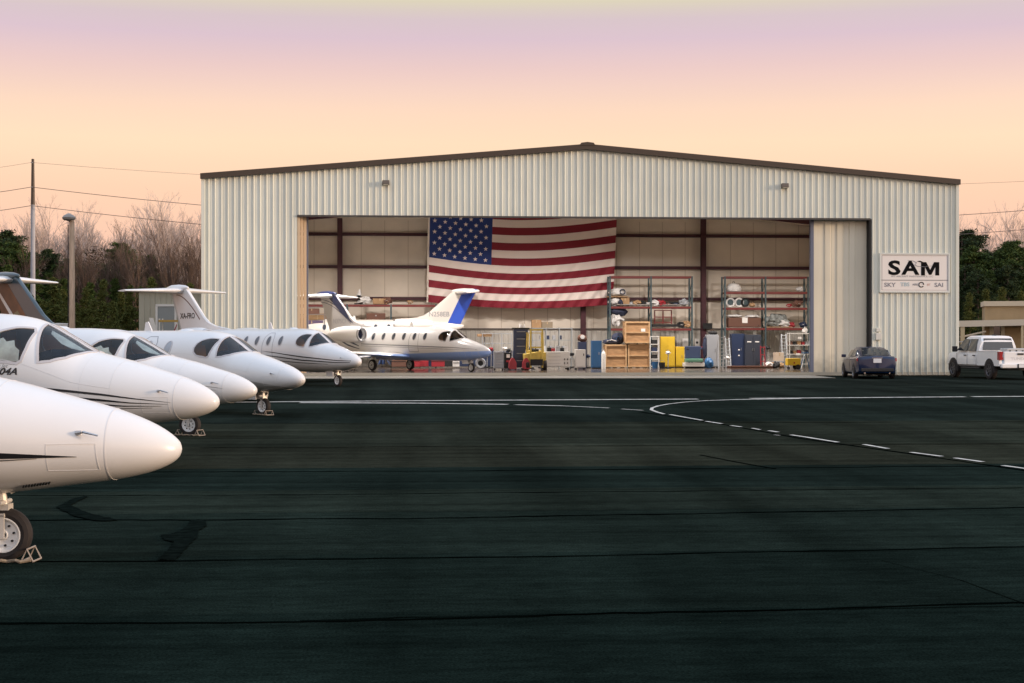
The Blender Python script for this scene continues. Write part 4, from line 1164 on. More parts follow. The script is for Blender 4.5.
item('fan_stand', 'pale standing cone on the upper beam of the left rack', 'cone', 359, rv, RL[306], [('cone', mb, M_whitec, dict(smooth=True)), ('base', MB().box((0, 0, .03), (.6, .5, .06)), M_dark, {})])
mb = MB()
for x in (-.85, .85):
    for y in (-.35, .35): mb.box((x, y, 1.9), (.06, .06, 3.8))
for z in (.6, 1.5, 2.4, 3.3, 3.75): mb.box((0, 0, z), (1.76, .76, .05))
item('shelving_unit', 'tall grey shelving unit beside the left door edge', 'shelving', 311, RACKV - 1.4, .015, [('frame', mb, mat('shelf_grey', (.20, .17, .15), .6), {})])
for k, (z_, w_, h_) in enumerate(((1.53, 1.2, .6), (2.43, 1.4, .5), (3.33, .9, .34))):
    item('cardboard_box', ('carton on the second shelf of the tall grey unit', 'wide carton on the third shelf of the tall grey unit', 'low carton near the top of the tall grey unit')[k], 'box', 312, RACKV - 1.4, z_ + .015, box_parts(w_, .6, h_, (M_card, mat('purple_carton', (.10, .07, .13), .7), M_brownf)[k]), 'cartons on the racks')
item('workshop_crate', 'stack of white panels leaning on the left rack', 'panels', 330, RACKV - 1.0, .015, [('panel', MB().box((0, .1 * k, .6), (1.3, .04, 1.2), rx=R(-6)), M_whitec, {}) for k in range(3)])

# --- floor items, left to right
M_greyc = mat('cabinet_grey', (.30, .31, .33), .5); M_whitem = mat('white_enamel', (.68, .66, .62), .35); M_yel = mat('safety_yellow', (.62, .40, .025), .45); M_yelp = mat('yellow_paint_worn', (.55, .40, .08), .5, var=.2, vscale=3)
M_nav = mat('dark_blue_enamel', (.018, .03, .07), .4); M_bluem = mat('blue_enamel', (.02, .10, .24), .45); M_redm = mat('red_enamel', (.30, .02, .03), .45); M_alu = mat('ladder_aluminium', (.50, .52, .54), .4, metal=.3)
def casters(mb, w_, d, r=.06):
    for x in (-w_ / 2, w_ / 2):
        for y in (-d / 2, d / 2): mb.tube([(x - .02, y, r), (x + .02, y, r)], r, 10)
    return mb
def four_casters(w_, d): 
    return [('caster', MB().tube([(x - .02, y, .06), (x + .02, y, .06)], .06, 10), M_dark, {}) for x in (-w_ / 2, w_ / 2) for y in (-d / 2, d / 2)]
def cart(w_, d, h, m, drawers=3):
    out = [('body', MB().box((0, 0, h / 2 + .08), (w_, d, h - .08)), m, dict(bevel=.015))]
    for k in range(drawers):
        zz = .16 + (k + .5) * (h - .14) / drawers
        out.append(('drawer', MB().box((0, -d / 2 - .008, zz), (w_ - .06, .016, (h - .2) / drawers - .02)), m, {}))
        out.append(('handle', MB().box((0, -d / 2 - .03, zz + (h / drawers) * .25), (w_ * .6, .03, .02)), M_steel, {}))
    return out + four_casters(w_ * .8, d * .8)
VF = 17.5
def Wd(p0, p1, v): return uz(p1, 360, v)[0] - uz(p0, 360, v)[0]
def Ht(p0, v): return uz(600, p0, v)[1] - .015
fz = .015
def cab(px0, px1, ytop, v, m, label, name='cabinet', catg='cabinet', d=.6, drawers=0, doors=2, group=None):
    w_ = Wd(px0, px1, v); h = Ht(ytop, v)
    parts = [('body', MB().box((0, 0, h / 2 + .04), (w_, d, h - .04)), m, dict(bevel=.012)), ('plinth', MB().box((0, 0, .025), (w_ - .06, d - .06, .05)), M_dark, {})]
    dw = w_ / doors
    for k in range(doors):
        x = -w_ / 2 + dw * (k + .5)
        parts += [('door', MB().box((x, -d / 2 - .008, h / 2 + .05), (dw - .03, .016, h - .16)), m, {})]
    sx = 0 if doors == 2 else w_ * .3
    for k in range(doors): parts.append(('handle', MB().box((sx + (-.05 if k == 0 else .05), -d / 2 - .03, h * .55), (.025, .03, .16)), M_steel, {}))
    return item(name, label, catg, (px0 + px1) / 2, v, fz, parts, group), w_, h
# stock shelves/work stands behind jet nose
mb = MB()
for x in (-.9, -.3, .3, .9): mb.tube([(x, 0, 0), (x, 0, 2.1)], .025, 6)
for z in (.9, 1.5, 2.1): mb.tube([(-.95, 0, z), (.95, 0, z)], .022, 6)
item('work_stand', 'tall tube railed work stand behind the nose of the hangar jet', 'work stand', 497, 20.5, fz, [('railing', mb, M_greyc, {}), ('platform', MB().box((0, .4, .9), (1.9, .8, .06)), M_yelp, {}), ('wheel', MB().tube([(-.8, .0, .12), (-.8, .06, .12)], .12, 12), M_dark, {}), ('wheel', MB().tube([(.8, .0, .12), (.8, .06, .12)], .12, 12), M_dark, {})])
item('tool_tray', 'tan padded tray on a post behind the jet nose', 'tray', 484.5, 20.8, fz, [('post', MB().tube([(0, 0, 0), (0, 0, 1.9)], .04, 8), M_greyc, {}), ('tray', MB().box((0, 0, 2.0), (.9, .5, .16)), M_card, dict(bevel=.03)), ('base', MB().box((0, 0, .04), (.7, .6, .08)), M_dark, {})])
item('power_cart', 'small grey wheeled cart just right of the hangar jet nose', 'cart', 498.5, 12.2, fz, cart(Wd(494, 503.5, 12.2), .6, Ht(352, 12.2), M_greyc, 3))
item('battery_charger', 'dark charger box with white label beside the grey cart', 'charger', 507.5, 14, fz, [('body', MB().box((0, 0, .55), (.42, .5, .9)), M_dark, dict(bevel=.03)), ('label', MB().box((.02, -.26, .8), (.2, .01, .2)), M_tapew, {}), ('gauge', MB().box((.02, -.26, .5), (.22, .01, .12)), M_redm, {}), ('handle', MB().tube([(-.18, 0, 1.0), (-.18, 0, 1.2), (.18, 0, 1.2), (.18, 0, 1.0)], .02, 6), M_steel, {})] + four_casters(.3, .36))
# navy tool chest with red jack below
h1 = Ht(329, 14.5)
item('tall_tool_chest', 'tall navy tool chest left of the yellow forklift', 'tool chest', 520.5, 14.5, fz, [('body', MB().box((0, 0, h1 / 2 + .06), (Wd(514, 528, 14.5), .6, h1 - .12)), M_nav, dict(bevel=.02)), ('top_tray', MB().box((0, 0, h1 + .03), (Wd(513, 530, 14.5), .64, .08)), M_dark, {})] + [('drawer', MB().box((0, -.31, .4 + k * .42), (.74, .016, .36)), M_nav, {}) for k in range(5)] + [('handle', MB().box((0, -.335, .52 + k * .42), (.5, .03, .03)), M_greyc, {}) for k in range(5)] + four_casters(.6, .45))
item('paper_roll', 'white roll on top of the tall navy tool chest', 'roll', 522, 14.5, fz + h1 + .07, [('roll', MB().lathe([(0, 0), (.17, 0), (.17, .24), (.05, .24), (0, .20)], (0, 0, 0), 'Z', 18), M_tapew, dict(smooth=True))])
for k, px in enumerate((512.5, 526)):
    item('floor_jack', ('red floor jack left of the navy tool chest', 'red floor jack between tool chest and forklift')[k], 'floor jack', px, 12.8, fz, [('frame', MB().prism([(-.22, .06), (.22, .06), (.20, .45), (.05, .7), (-.05, .7), (-.20, .45)], 'Y', -.3, .3), M_redm, {}), ('wheel', MB().tube([(-.2, -.3, .07), (-.2, .3, .07)], .07, 10), M_dark, {}), ('handle', MB().tube([(0, .2, .5), (.02, .5, 1.1)], .025, 6), M_steel, {})])
# forklift
vf = 12.5; p_, _ = ipos(536.5, vf)
fk = thing('forklift', 'small yellow forklift with tall mast among the tool chests', 'forklift', p_ + Vector((0, 0, fz)), hrz)
mb = MB(); mb.prism([(-.62, .45), (-.50, .30), (.50, .30), (.56, .45), (.56, 1.02), (.10, 1.05), (-.30, .98), (-.66, .92)], 'Y', .1, 1.9); mb.build('body', M_yelp, fk, bevel=.05)
MB().box((.02, 1.75, .72), (.95, .5, .8)).build('counterweight', M_yelp, fk, bevel=.08)
for x in (-.33, .33): MB().box((x, .0, 1.25), (.09, .12, 2.2)).build('mast_rail', M_yelp, fk)
for z in (.5, 1.3, 2.3): MB().box((0, .02, z), (.62, .06, .09)).build('mast_crossbar', M_yelp, fk)
MB().box((0, -.06, .45), (.72, .06, .36)).build('carriage', M_dark, fk)
for x in (-.22, .22): MB().box((x, -.5, .08), (.12, 1.0, .045)).build('fork', M_dark, fk)
mb = MB()
for x in (-.45, .45):
    mb.tube([(x, .45, 1.0), (x * .92, .55, 2.08)], .035, 6); mb.tube([(x, 1.6, 1.0), (x * .92, 1.5, 2.08)], .035, 6)
for k in range(7): mb.box((0, .5 + k * .17, 2.12), (.95, .05, .04))
mb.build('overhead_guard', M_yelp, fk)
MB().box((0, 1.15, 1.12), (.45, .42, .16)).build('seat', M_dark, fk, bevel=.03)
MB().tube([(.0, .65, 1.0), (.0, .78, 1.35)], .03, 6).build('steering_column', M_dark, fk)
for x in (-.5, .5):
    for y, r in ((.25, .30), (1.55, .26)):
        mb = MB(); mb.lathe([(r * .5, -.09), (r * .9, -.10), (r, -.06), (r, .06), (r * .9, .10), (r * .5, .09)], (x, y, r), 'X', 20); w__ = mb.build('wheel', M_tyre, fk, smooth=True)
        mb = MB(); mb.lathe([(0, -.085), (r * .55, -.095), (r * .55, .095), (0, .085)], (x, y, r), 'X', 18); mb.build('rim', M_whitem, w__, smooth=True)
# shelves and stored cartons on the wall behind the forklift
mb = MB()
for x in (-1.25, -.4, .45, 1.25): mb.box((x, 0, 1.25), (.06, .5, 2.5))
for z in (.1, 1.0, 1.7, 2.45): mb.box((0, 0, z), (2.56, .5, .04))
item('wire_shelving', 'grey wire shelving against the wall behind the white chest', 'shelving', 552, 22.6, fz, [('frame', mb, mat('wire_shelf', (.34, .36, .37), .5, metal=.3), {})])
for k in range(8):
    item('parts_bin', 'small pale or dark bin on the wire shelving behind the white chest', 'bin', 541 + 3.2 * k, 22.6, fz + (1.03 if k % 2 else 1.73), [('bin', MB().box((0, 0, .14), (.17 + .03 * (k % 3), .35, .26 + .06 * (k % 2))), (M_greyc, M_whitec, M_nav, M_greyc)[k % 4], dict(bevel=.02))], 'bins on the wire shelving')
item('cardboard_box', 'taller brown carton above the forklift, beside a flat one', 'box', 536.3, 22.6, fz + 2.48, box_parts(.62, .45, .52))
item('cardboard_box', 'flatter greyish carton to the right above the forklift', 'box', 547, 22.6, fz + 2.48, box_parts(.68, .45, .38, mat('greyed_cardboard', (.24, .19, .13), .8)))
# white tool chest, white cabinet
w1 = Wd(545, 569.5, 13.5); h1 = Ht(351.5, 13.5)
item('white_tool_chest', 'wide white tool chest on casters right of the forklift', 'tool chest', 557, 13.5, fz, [('body', MB().box((0, 0, h1 / 2 + .1), (w1, .7, h1 - .2)), M_whitem, dict(bevel=.02))] + [('drawer', MB().box((-w1 * .13, -.36, .32 + k * .19), (w1 * .66, .016, .16)), M_whitem, {}) for k in range(4)] + [('handle', MB().box((-w1 * .13, -.375, .38 + k * .19), (w1 * .5, .02, .02)), M_steel, {}) for k in range(4)]
     + [('knob', MB().tube([(w1 * (.28 + .12 * (k % 2)), -.36, .4 + .22 * (k // 2)), (w1 * (.28 + .12 * (k % 2)), -.40, .4 + .22 * (k // 2))], .04, 10), M_dark, {}) for k in range(4)] + [('leg', MB().box((x, y, .07), (.06, .06, .14)), M_dark, {}) for x in (-w1 * .45, w1 * .45) for y in (-.28, .28)])
for k, (px, m_, hh) in enumerate(((549, M_dark, .22), (553, M_redm, .18), (558, M_greyc, .30), (562, M_dark, .20), (566, M_whitec, .26))):
    item('tool_case', ('black case at the left on the white tool chest', 'red case on the white tool chest', 'grey case in the middle on the white tool chest', 'second black case on the white tool chest', 'pale case at the right end of the white tool chest')[k], 'case', px, 13.5, fz + h1 + .01, [('case', MB().box((0, 0, hh / 2), (.22, .3, hh)), m_, dict(bevel=.02)), ('handle', MB().tube([(-.06, 0, hh), (-.05, 0, hh + .05), (.05, 0, hh + .05), (.06, 0, hh)], .012, 5), M_dark, {})], 'cases on the white tool chest')
w1 = Wd(575, 585, 13.5); h1 = Ht(349.5, 13.5)
item('white_cabinet', 'small white cabinet on casters in front of the red column', 'cabinet', 580, 13.5, fz, [('body', MB().box((0, 0, h1 / 2 + .07), (w1, .6, h1 - .14)), M_whitem, dict(bevel=.02)), ('door', MB().box((0, -.31, h1 / 2 + .05), (w1 - .08, .016, h1 - .3)), M_whitem, {}), ('handle', MB().box((w1 * .3, -.33, h1 * .75), (.05, .03, .12)), M_dark, {})] + four_casters(w1 * .8, .45))
item('shop_vac', 'dark machine on a stand behind the small white cabinet', 'machine', 582, 18, fz, [('stand', MB().box((0, 0, .8), (.5, .5, 1.6)), M_nav, dict(bevel=.03)), ('head', lump(.28, .25, .22, 44, (0, 0, 1.6)), M_brownf, dict(smooth=True)), ('dial', MB().tube([(0, -.3, 1.9), (0, -.2, 1.9)], .13, 14), M_whitec, {})])
item('white_stool', 'white step stool between the white chest and the cabinet', 'stool', 572, 14.5, fz, [('seat', MB().box((0, 0, .62), (.32, .3, .05)), M_greyc, {})] + [('leg', MB().tube([(x, y, 0), (x * .8, y * .8, .6)], .02, 6), M_greyc, {}) for x in (-.15, .15) for y in (-.13, .13)])
# blue cabinet
cab(591.5, 601, 341, 17, M_bluem, 'tall blue steel cabinet left of the wooden crates', doors=1)
item('gas_bottle', 'pale gas cylinder standing beside the blue cabinet', 'cylinder', 603.5, 16.5, fz, [('bottle', MB().lathe([(0, 0), (.13, 0), (.13, .85), (.10, .98), (.04, 1.05), (.04, 1.12), (0, 1.12)], (0, 0, 0), 'Z', 16), M_whitem, dict(smooth=True)), ('valve', MB().tube([(-.05, 0, 1.15), (.05, 0, 1.15)], .03, 8), M_steel, {})])
# wooden crates
def crate(px0, px1, ytop, ybot_z, v, lab, open_=False):
    w_ = Wd(px0, px1, v); z0 = ybot_z; h = uz(600, ytop, v)[1] - z0; d = 1.1; t_ = .09
    parts = [('panel', MB().box((0, 0, h / 2 + .04), (w_ - .05, d - .05, h - .08)), M_ply, {})]
    for x in (-1, 1): parts.append(('batten', MB().box((x * (w_ / 2 - t_ / 2), -d / 2, h / 2), (t_, .05, h)), M_batten, {}))
    for z in (t_ / 2, h / 2, h - t_ / 2): parts.append(('batten', MB().box((0, -d / 2 - .002, z), (w_ - 2 * t_, .05, t_)), M_batten, {}))
    parts.append(('lid', MB().box((0, 0, h - .01), (w_, d, .04)), M_batten, {}))
    for x in (-.35, 0, .35): parts.append(('skid', MB().box((x * w_, 0, -.03), (.1, d, .07)), M_dark, {}))
    return item('wooden_crate', lab, 'crate', (px0 + px1) / 2, v, z0 + .05, parts, 'wooden shipping crates')
VC = 19.0
crate(604, 625.5, 345.5, fz, VC, 'square framed wooden crate with black bags on its lid')
crate(626.5, 648.5, 344.5, fz, VC, 'wooden crate at the bottom of the tall crate stack')
zt = uz(600, 344.0, VC)[1]
c_ = crate(623.5, 648.5, 322.5, zt, VC - .1, 'biggest wooden crate with a white label, on top of another crate')
MB().box((.35, -.585, .8), (.26, .01, .18)).build('label', M_tapew, c_)
zt2 = uz(600, 345.5, VC)[1] + .07
item('duffel_bag', 'flat black bag lying on the lower wooden crate', 'bag', 611, VC, zt2, [('bag', lump(.50, .35, .16, 51), M_navyf, dict(smooth=True)), ('strap', MB().tube([(-.3, -.3, .2), (0, -.36, .28), (.3, -.3, .2)], .02, 6), M_tapew, {})])
item('duffel_bag', 'upright black bag beside the tall crate stack', 'bag', 617.5, VC + .2, zt2, [('bag', lump(.38, .3, .36, 53), M_navyf, dict(smooth=True)), ('strap', MB().tube([(-.15, -.3, .3), (0, -.36, .5), (.15, -.3, .3)], .02, 6), M_bluem, {})])
# white shelf unit, yellow cabinets
def ladder(px0, px1, ytop, v, lab, rungs=9, lean=.25):
    w_ = Wd(px0, px1, v); h = Ht(ytop, v)
    parts = [('rail', MB().tube([(x, 0, 0), (x * .9, lean, h)], .035, 6), M_alu, {}) for x in (-w_ / 2, w_ / 2)]
    parts += [('rung', MB().box((0, lean * (k + .6) / rungs, h * (k + .6) / rungs), (w_ * .95, .09, .04)), M_alu, {}) for k in range(rungs)]
    parts += [('rear_leg', MB().tube([(x, 1.0, 0), (x * .9, lean + .05, h)], .025, 6), M_alu, {}) for x in (-w_ / 2, w_ / 2)]
    return item('step_ladder', lab, 'ladder', (px0 + px1) / 2, v, fz, parts)
mb = MB()
hh = Ht(336, 18.5)
for x in (-.27, .27):
    for y in (-.2, .2): mb.box((x, y, hh / 2), (.05, .05, hh))
for z in (.1, .55, 1.0, 1.45, hh - .03): mb.box((0, 0, z), (.58, .45, .04))
item('white_shelf_unit', 'narrow white open shelf unit between crates and yellow cabinet', 'shelf unit', 654, 18.5, fz, [('frame', mb, M_whitem, {})])
for k in range(4):
    item('parts_bin', 'dark bin on the narrow white shelf unit', 'bin', 654, 18.5, fz + (.12, .57, 1.02, 1.47)[k], [('bin', MB().box((0, 0, .13), (.36, .34, .24)), (M_bluem, M_dark, M_nav, M_dark)[k], dict(bevel=.015))], 'bins on the white shelf unit')
cab(659.5, 674, 337, 19.5, M_yel, 'tall yellow safety cabinet', 'safety_cabinet', doors=2)
cab(675, 683.5, 347, 19.5, M_yel, 'short yellow safety cabinet right of the tall one', 'safety_cabinet', doors=1)
item('oil_drain', 'small blue bucket in front of the white shelf unit', 'bucket', 655, 17.2, fz, [('pail', MB().lathe([(0, 0), (.16, 0), (.20, .40), (.18, .40), (.15, .03), (0, .03)], (0, 0, 0), 'Z', 16), M_bluem, dict(smooth=True)), ('handle', MB().tube([(-.19, 0, .38), (-.1, 0, .52), (.1, 0, .52), (.19, 0, .38)], .01, 5), M_steel, {})])
item('oil_drain', 'small black bucket in front of the tall yellow cabinet', 'bucket', 662, 17.2, fz, [('pail', MB().lathe([(0, 0), (.16, 0), (.20, .36), (.18, .36), (.15, .03), (0, .03)], (0, 0, 0), 'Z', 16), M_dark, dict(smooth=True)), ('handle', MB().tube([(-.19, 0, .34), (-.1, 0, .48), (.1, 0, .48), (.19, 0, .34)], .01, 5), M_steel, {})])
# mobile seat / cart with green top
item('parts_cleaner', 'dark padded chair on a white and green base near the wall', 'chair', 693.5, 17.5, fz, [('backrest', MB().box((0, .25, .95), (.95, .12, .80), rx=R(-10)), M_nav, dict(bevel=.06)), ('seat', MB().box((0, -.05, .48), (1.05, .6, .2)), mat('green_pad', (.10, .24, .16), .6), dict(bevel=.04)), ('base', MB().box((0, 0, .22), (1.25, .62, .22)), M_whitem, dict(bevel=.02)), ('leg', MB().box((0, .0, .06), (.9, .4, .12)), M_dark, {})])
item('wall_panel', 'white notice board on the liner wall behind the dark chair', 'notice board', 685.5, DEP - .15, 1.5, [('board', MB().box((0, 0, 0), (.42, .03, .65)), M_tapew, {}), ('notice', MB().box((0, -.02, .1), (.2, .01, .2)), M_whitec, {})])
item('wall_panel', 'small white notice on the liner wall right of the notice board', 'notice', 697, DEP - .15, 1.55, [('board', MB().box((0, 0, 0), (.3, .03, .5)), M_tapew, {}), ('notice', MB().box((0, -.02, 0), (.14, .01, .14)), M_dark, {})])
item('wall_monitor', 'black wall monitor on the column above the grey cabinet', 'monitor', 707.5, DEP - .9, uz(600, 326, DEP - .9)[1], [('screen', MB().box((0, 0, 0), (.62, .06, .38)), M_dark, dict(bevel=.01)), ('bracket', MB().box((0, .1, 0), (.1, .2, .1)), M_steel, {})])
_, w1, h1 = cab(706, 717.5, 335, 18.5, M_greyc, 'grey steel cabinet with clutter on top, left of a ladder', doors=1)
item('tool_bag', 'dark bag on top of the grey steel cabinet', 'bag', 712.5, 18.5, fz + h1 + .02, [('bag', lump(.28, .2, .12, 61), M_dark, dict(smooth=True)), ('strap', MB().tube([(-.15, 0, .2), (0, 0, .32), (.15, 0, .2)], .015, 5), M_brownf, {})])
item('hanging_coat', 'dark coat hanging at the left side of the grey cabinet', 'coat', 705, 18.3, fz + .6, [('coat', lump(.14, .12, .62, 63), M_navyf, dict(smooth=True)), ('hanger', MB().tube([(-.12, 0, 1.22), (0, 0, 1.32), (.12, 0, 1.22)], .01, 5), M_steel, {})])
item('blue_barrel', 'blue bag slumped at the foot of the grey cabinet', 'bag', 709, 17.6, fz, [('bag', lump(.26, .22, .30, 64), M_bluem, dict(smooth=True)), ('tie', MB().tube([(0, 0, .55), (.02, 0, .68)], .03, 6), M_bluem, {})])
ladder(719, 726, 336, 15.5, 'aluminium step ladder beside the dark blue lockers')
_, w1, h1 = cab(730.5, 743.5, 334, 20.0, M_nav, 'taller blue locker with two white notices, left of the pair', doors=1)
_l = _
for z in (1.1, .75): MB().box((.05, -.33, z), (.10, .01, .07)).build('notice', M_tapew, _l)
_, w1, h1 = cab(744, 760, 335, 19.8, mat('charcoal_enamel', (.03, .035, .05), .45), 'wide charcoal locker with a white strip on each door', doors=2)
for x in (-.25, .25): MB().box((x, -.33, h1 - .42), (.26, .01, .06)).build('name_strip', M_tapew, _)
item('hand_truck', 'red hand truck standing against the charcoal locker', 'hand truck', 763, 19, fz, [('rail', MB().tube([(x, 0, .1), (x, .1, 1.35)], .03, 6), M_redm, {}) for x in (-.13, .13)] + [('crossbar', MB().box((0, .05, z), (.26, .03, .05)), M_redm, {}) for z in (.4, .8, 1.25)] + [('toe_plate', MB().box((0, -.12, .03), (.36, .26, .03)), M_redm, {})] + [('wheel', MB().tube([(x - .03, .08, .12), (x + .03, .08, .12)], .12, 14), M_tyre, {}) for x in (-.2, .2)])
ladder(726.8, 731, 338, 19.2, 'narrow folded ladder leaning on the left locker', 8, .5)
item('pallet', 'low dark pallet in front of the lockers', 'pallet', 750, 17.2, fz, [('deck', MB().box((0, 0, .12), (2.6, 1.0, .04)), M_brownf, {})] + [('runner', MB().box((0, y, .05), (2.6, .09, .1)), M_brownf, {}) for y in (-.42, 0, .42)])
# right end: beige box, clutter, shelf cart, yellow cart
item('carton_on_stand', 'pale square carton on a low stand left of the shelf cart', 'box', 778.5, 18.5, fz + .42, box_parts(.55, .5, .52, mat('pale_carton', (.50, .40, .30), .8)))
item('low_stand', 'low grey stand that carries the pale square carton', 'stand', 778.5, 18.5, fz, [('top', MB().box((0, 0, .39), (.8, .6, .05)), M_greyc, {})] + [('leg', MB().box((x, y, .19), (.05, .05, .37)), M_greyc, {}) for x in (-.35, .35) for y in (-.25, .25)])
ladder(782.5, 787.5, 334, 19, 'tall thin ladder left of the loaded shelf cart', 10, .3)
for k, (px, m_, r) in enumerate(((769, M_whitec, .22), (772, M_card, .2), (776, M_dark, .22), (781, M_card, .18))):
    item('scrap_bag', ('white sack on the floor right of the hand truck', 'tan sack beside the white sack on the floor', 'black sack in front of the low grey stand', 'small tan sack right of the black sack')[k], 'sack', px, 17.2 + .3 * (k % 2), fz, [('sack', lump(r, r * .8, r * .9, 70 + k, amp=.5), m_, dict(smooth=True)), ('tie', MB().tube([(0, 0, r * 1.6), (.02, 0, r * 2.1)], .02, 5), M_greyc, {})])
w1 = Wd(788, 809, 17.5); hh = Ht(333, 17.5)
mb = MB()
for x in (-w1 / 2 + .03, w1 / 2 - .03):
    for y in (-.25, .25): mb.box((x, y, hh / 2), (.05, .05, hh))
for z in (.25, .85, 1.4, hh - .03): mb.box((0, 0, z), (w1, .56, .04))
item('shelf_cart', 'white steel shelf cart loaded with small parts at the right end', 'shelf cart', 798.5, 17.5, fz, [('frame', mb, M_whitem, {}), ('price_card', MB().box((.0, -.29, hh - .3), (.22, .01, .12)), M_tapew, {}), ('price_card', MB().box((-.1, -.29, .85), (.26, .01, .12)), M_tapew, {})])
for k in range(10):
    px = 790.5 + (k % 5) * 4; r = .09 + .04 * random.random()
    item('parts_box', 'small parts box on the white shelf cart', 'box', px, 17.5, fz + (.875 if k < 5 else 1.425), [('box', MB().box((0, 0, r), (r * 1.8, .3, r * 2)), (M_dark, M_card, M_redm, M_greyc, M_nav, M_brownf)[k % 6], dict(bevel=.01))], 'boxes on the shelf cart')
w1 = Wd(786.5, 799.5, 13.5); hh = Ht(358.5, 13.5)
item('yellow_cart', 'low yellow wheeled box cart in front of the shelf cart', 'cart', 793, 13.5, fz, [('body', MB().box((0, 0, hh / 2 + .12), (w1, .6, hh - .24)), M_yel, dict(bevel=.03)), ('emblem', MB().tube([(0, -.305, hh * .6), (0, -.30, hh * .6)], .05, 10), M_redm, {}), ('handle', MB().tube([(w1 / 2, 0, hh * .8), (w1 / 2 + .35, 0, hh * 1.05)], .025, 6), M_steel, {})] + [('wheel', MB().tube([(w1 * .28, y - .03, .15), (w1 * .28, y + .03, .15)], .15, 14), M_tyre, {}) for y in (-.33, .33)] + [('leg', MB().box((-w1 * .35, 0, .09), (.06, .4, .16)), M_dark, {})])
item('folding_trestle', 'blue folding trestle right of the yellow cart', 'trestle', 805.5, 14, fz, [('leg', MB().tube([(x, y, 0), (x * .15, 0, .95)], .03, 6), m_, {}) for x, y, m_ in ((-.3, -.2, M_alu), (.3, -.2, M_alu), (-.3, .2, M_bluem), (.3, .2, M_bluem))] + [('beam', MB().box((0, 0, .96), (.3, .5, .06)), M_bluem, {})])
item('rag_bundle', 'white rag hanging from the right upright of the rack', 'rag', 805, rv - .6, RL[329] - .45, [('rag', lump(.16, .1, .22, 90, amp=.5), M_tapew, dict(smooth=True)), ('knot', MB().tube([(0, 0, .40), (0, 0, .5)], .03, 6), M_tapew, {})])
# clutter seen under the hangar jet
for k, (px, v, m_, w_, h_, lab) in enumerate(((399, 19, M_brownf, .9, .55, 'brown tool box seen under the jet, left end'), (405, 20, M_card, .8, .7, 'tan crate under the jet beside the brown box'), (414, 19, M_redm, .75, .6, 'red tool box under the jet wing'), (421, 19.5, M_redm, .9, .8, 'taller red tool box behind the jet main wheel'),
        (430, 20, M_nav, .7, .6, 'navy tool box under the jet belly'), (438, 19, M_redm, .8, .55, 'red tool box right of the navy one under the jet'), (447, 20, M_dark, .9, .6, 'black tool box under the jet belly'), (456, 18.5, M_whitec, .4, .45, 'white bucket shaped box under the jet belly'),
        (463, 20, M_nav, .9, .8, 'navy crate behind the jet nose wheel'), (483, 20, M_nav, 1.3, 1.1, 'large navy case under the jet nose'), (512, 19.5, M_nav, 1.1, 1.0, 'navy case behind the charger'))):
    item('tool_box', lab, 'tool box', px, v, fz, [('body', MB().box((0, 0, h_ / 2 + .06), (w_, .5, h_ - .06)), m_, dict(bevel=.02)), ('lid_edge', MB().box((0, -.255, h_ * .75), (w_ - .02, .01, .03)), M_dark, {}), ('handle', MB().tube([(-.12, 0, h_), (-.1, 0, h_ + .08), (.1, 0, h_ + .08), (.12, 0, h_)], .015, 5), M_steel, {})], 'tool boxes beneath the hangar jet')
rn = random.Random(3)
for k in range(26):
    px = (631, 637, 643, 655, 661, 668, 676, 684, 752, 757, 784, 791, 797, 803, 395, 410, 421, 365, 345, 387, 639, 646, 687, 681, 800, 789)[k]
    lv = (307.5, 307.5, 307.5, 307.5, 307.5, 307.5, 307.5, 307.5, 308.5, 329, 329, 329, 308.5, 329, 331, 306, 331, 306, 331, 306, 329.5, 329.5, 329.5, 329.5, 292.5, 308.5)[k]
    r_ = rn.uniform(.12, .30); z_ = RL[lv]
    col_ = (M_greyc, M_card, M_dark, M_whitec, M_redm, M_brownf, M_nav)[k % 7]
    item('parts_bundle', 'small wrapped bundle of parts on a pallet rack shelf', 'bundle', px, RACKV + .25, z_, [('bundle', lump(r_ * 1.2, r_, r_ * .8, 200 + k, amp=.6), col_, dict(smooth=True)), ('strap', MB().tube([(-r_, -.05, r_ * .8), (0, -r_ * 1.02, r_ * .9), (r_, -.05, r_ * .8)], .015, 5), M_tapew, {})], 'parts bundles on the racks')
for k in range(16):
    px = (487, 491, 505, 509, 531, 541, 568, 572, 588, 600, 668, 688, 700, 704, 727, 768)[k]; v_ = 15.5 + rn.uniform(0, 4); h_ = rn.uniform(.5, 1.25)
    pr_ = [('pole', MB().tube([(0, 0, 0), (.03, .05, h_)], .03, 6), M_steel, {}), ('head', lump(.14, .12, .10, 300 + k, (0, 0, h_ - .1), amp=.5), (M_nav, M_redm, M_whitec, M_dark)[k % 4], dict(smooth=True)), ('base', MB().box((0, 0, .04), (.34, .3, .07)), M_dark, dict(bevel=.01))]
    item('equipment_stand', 'small equipment stand with a lumpy head on the workshop floor', 'stand', px, v_, fz, pr_, 'equipment stands on the workshop floor')
mb = MB(); mb.lathe([(.16, -.08), (.28, -.10), (.32, -.05), (.32, .05), (.28, .10), (.16, .08)], (0, 0, .33), 'Y', 20)
item('tyre_spare', 'loose tyre standing under the jet nose', 'tyre', 480.5, 17, fz, [('tyre', mb, M_greyc, dict(smooth=True)), ('rim', MB().lathe([(0, -.05), (.16, -.07), (.16, .07), (0, .05)], (0, 0, .33), 'Y', 16), M_dark, dict(smooth=True))])

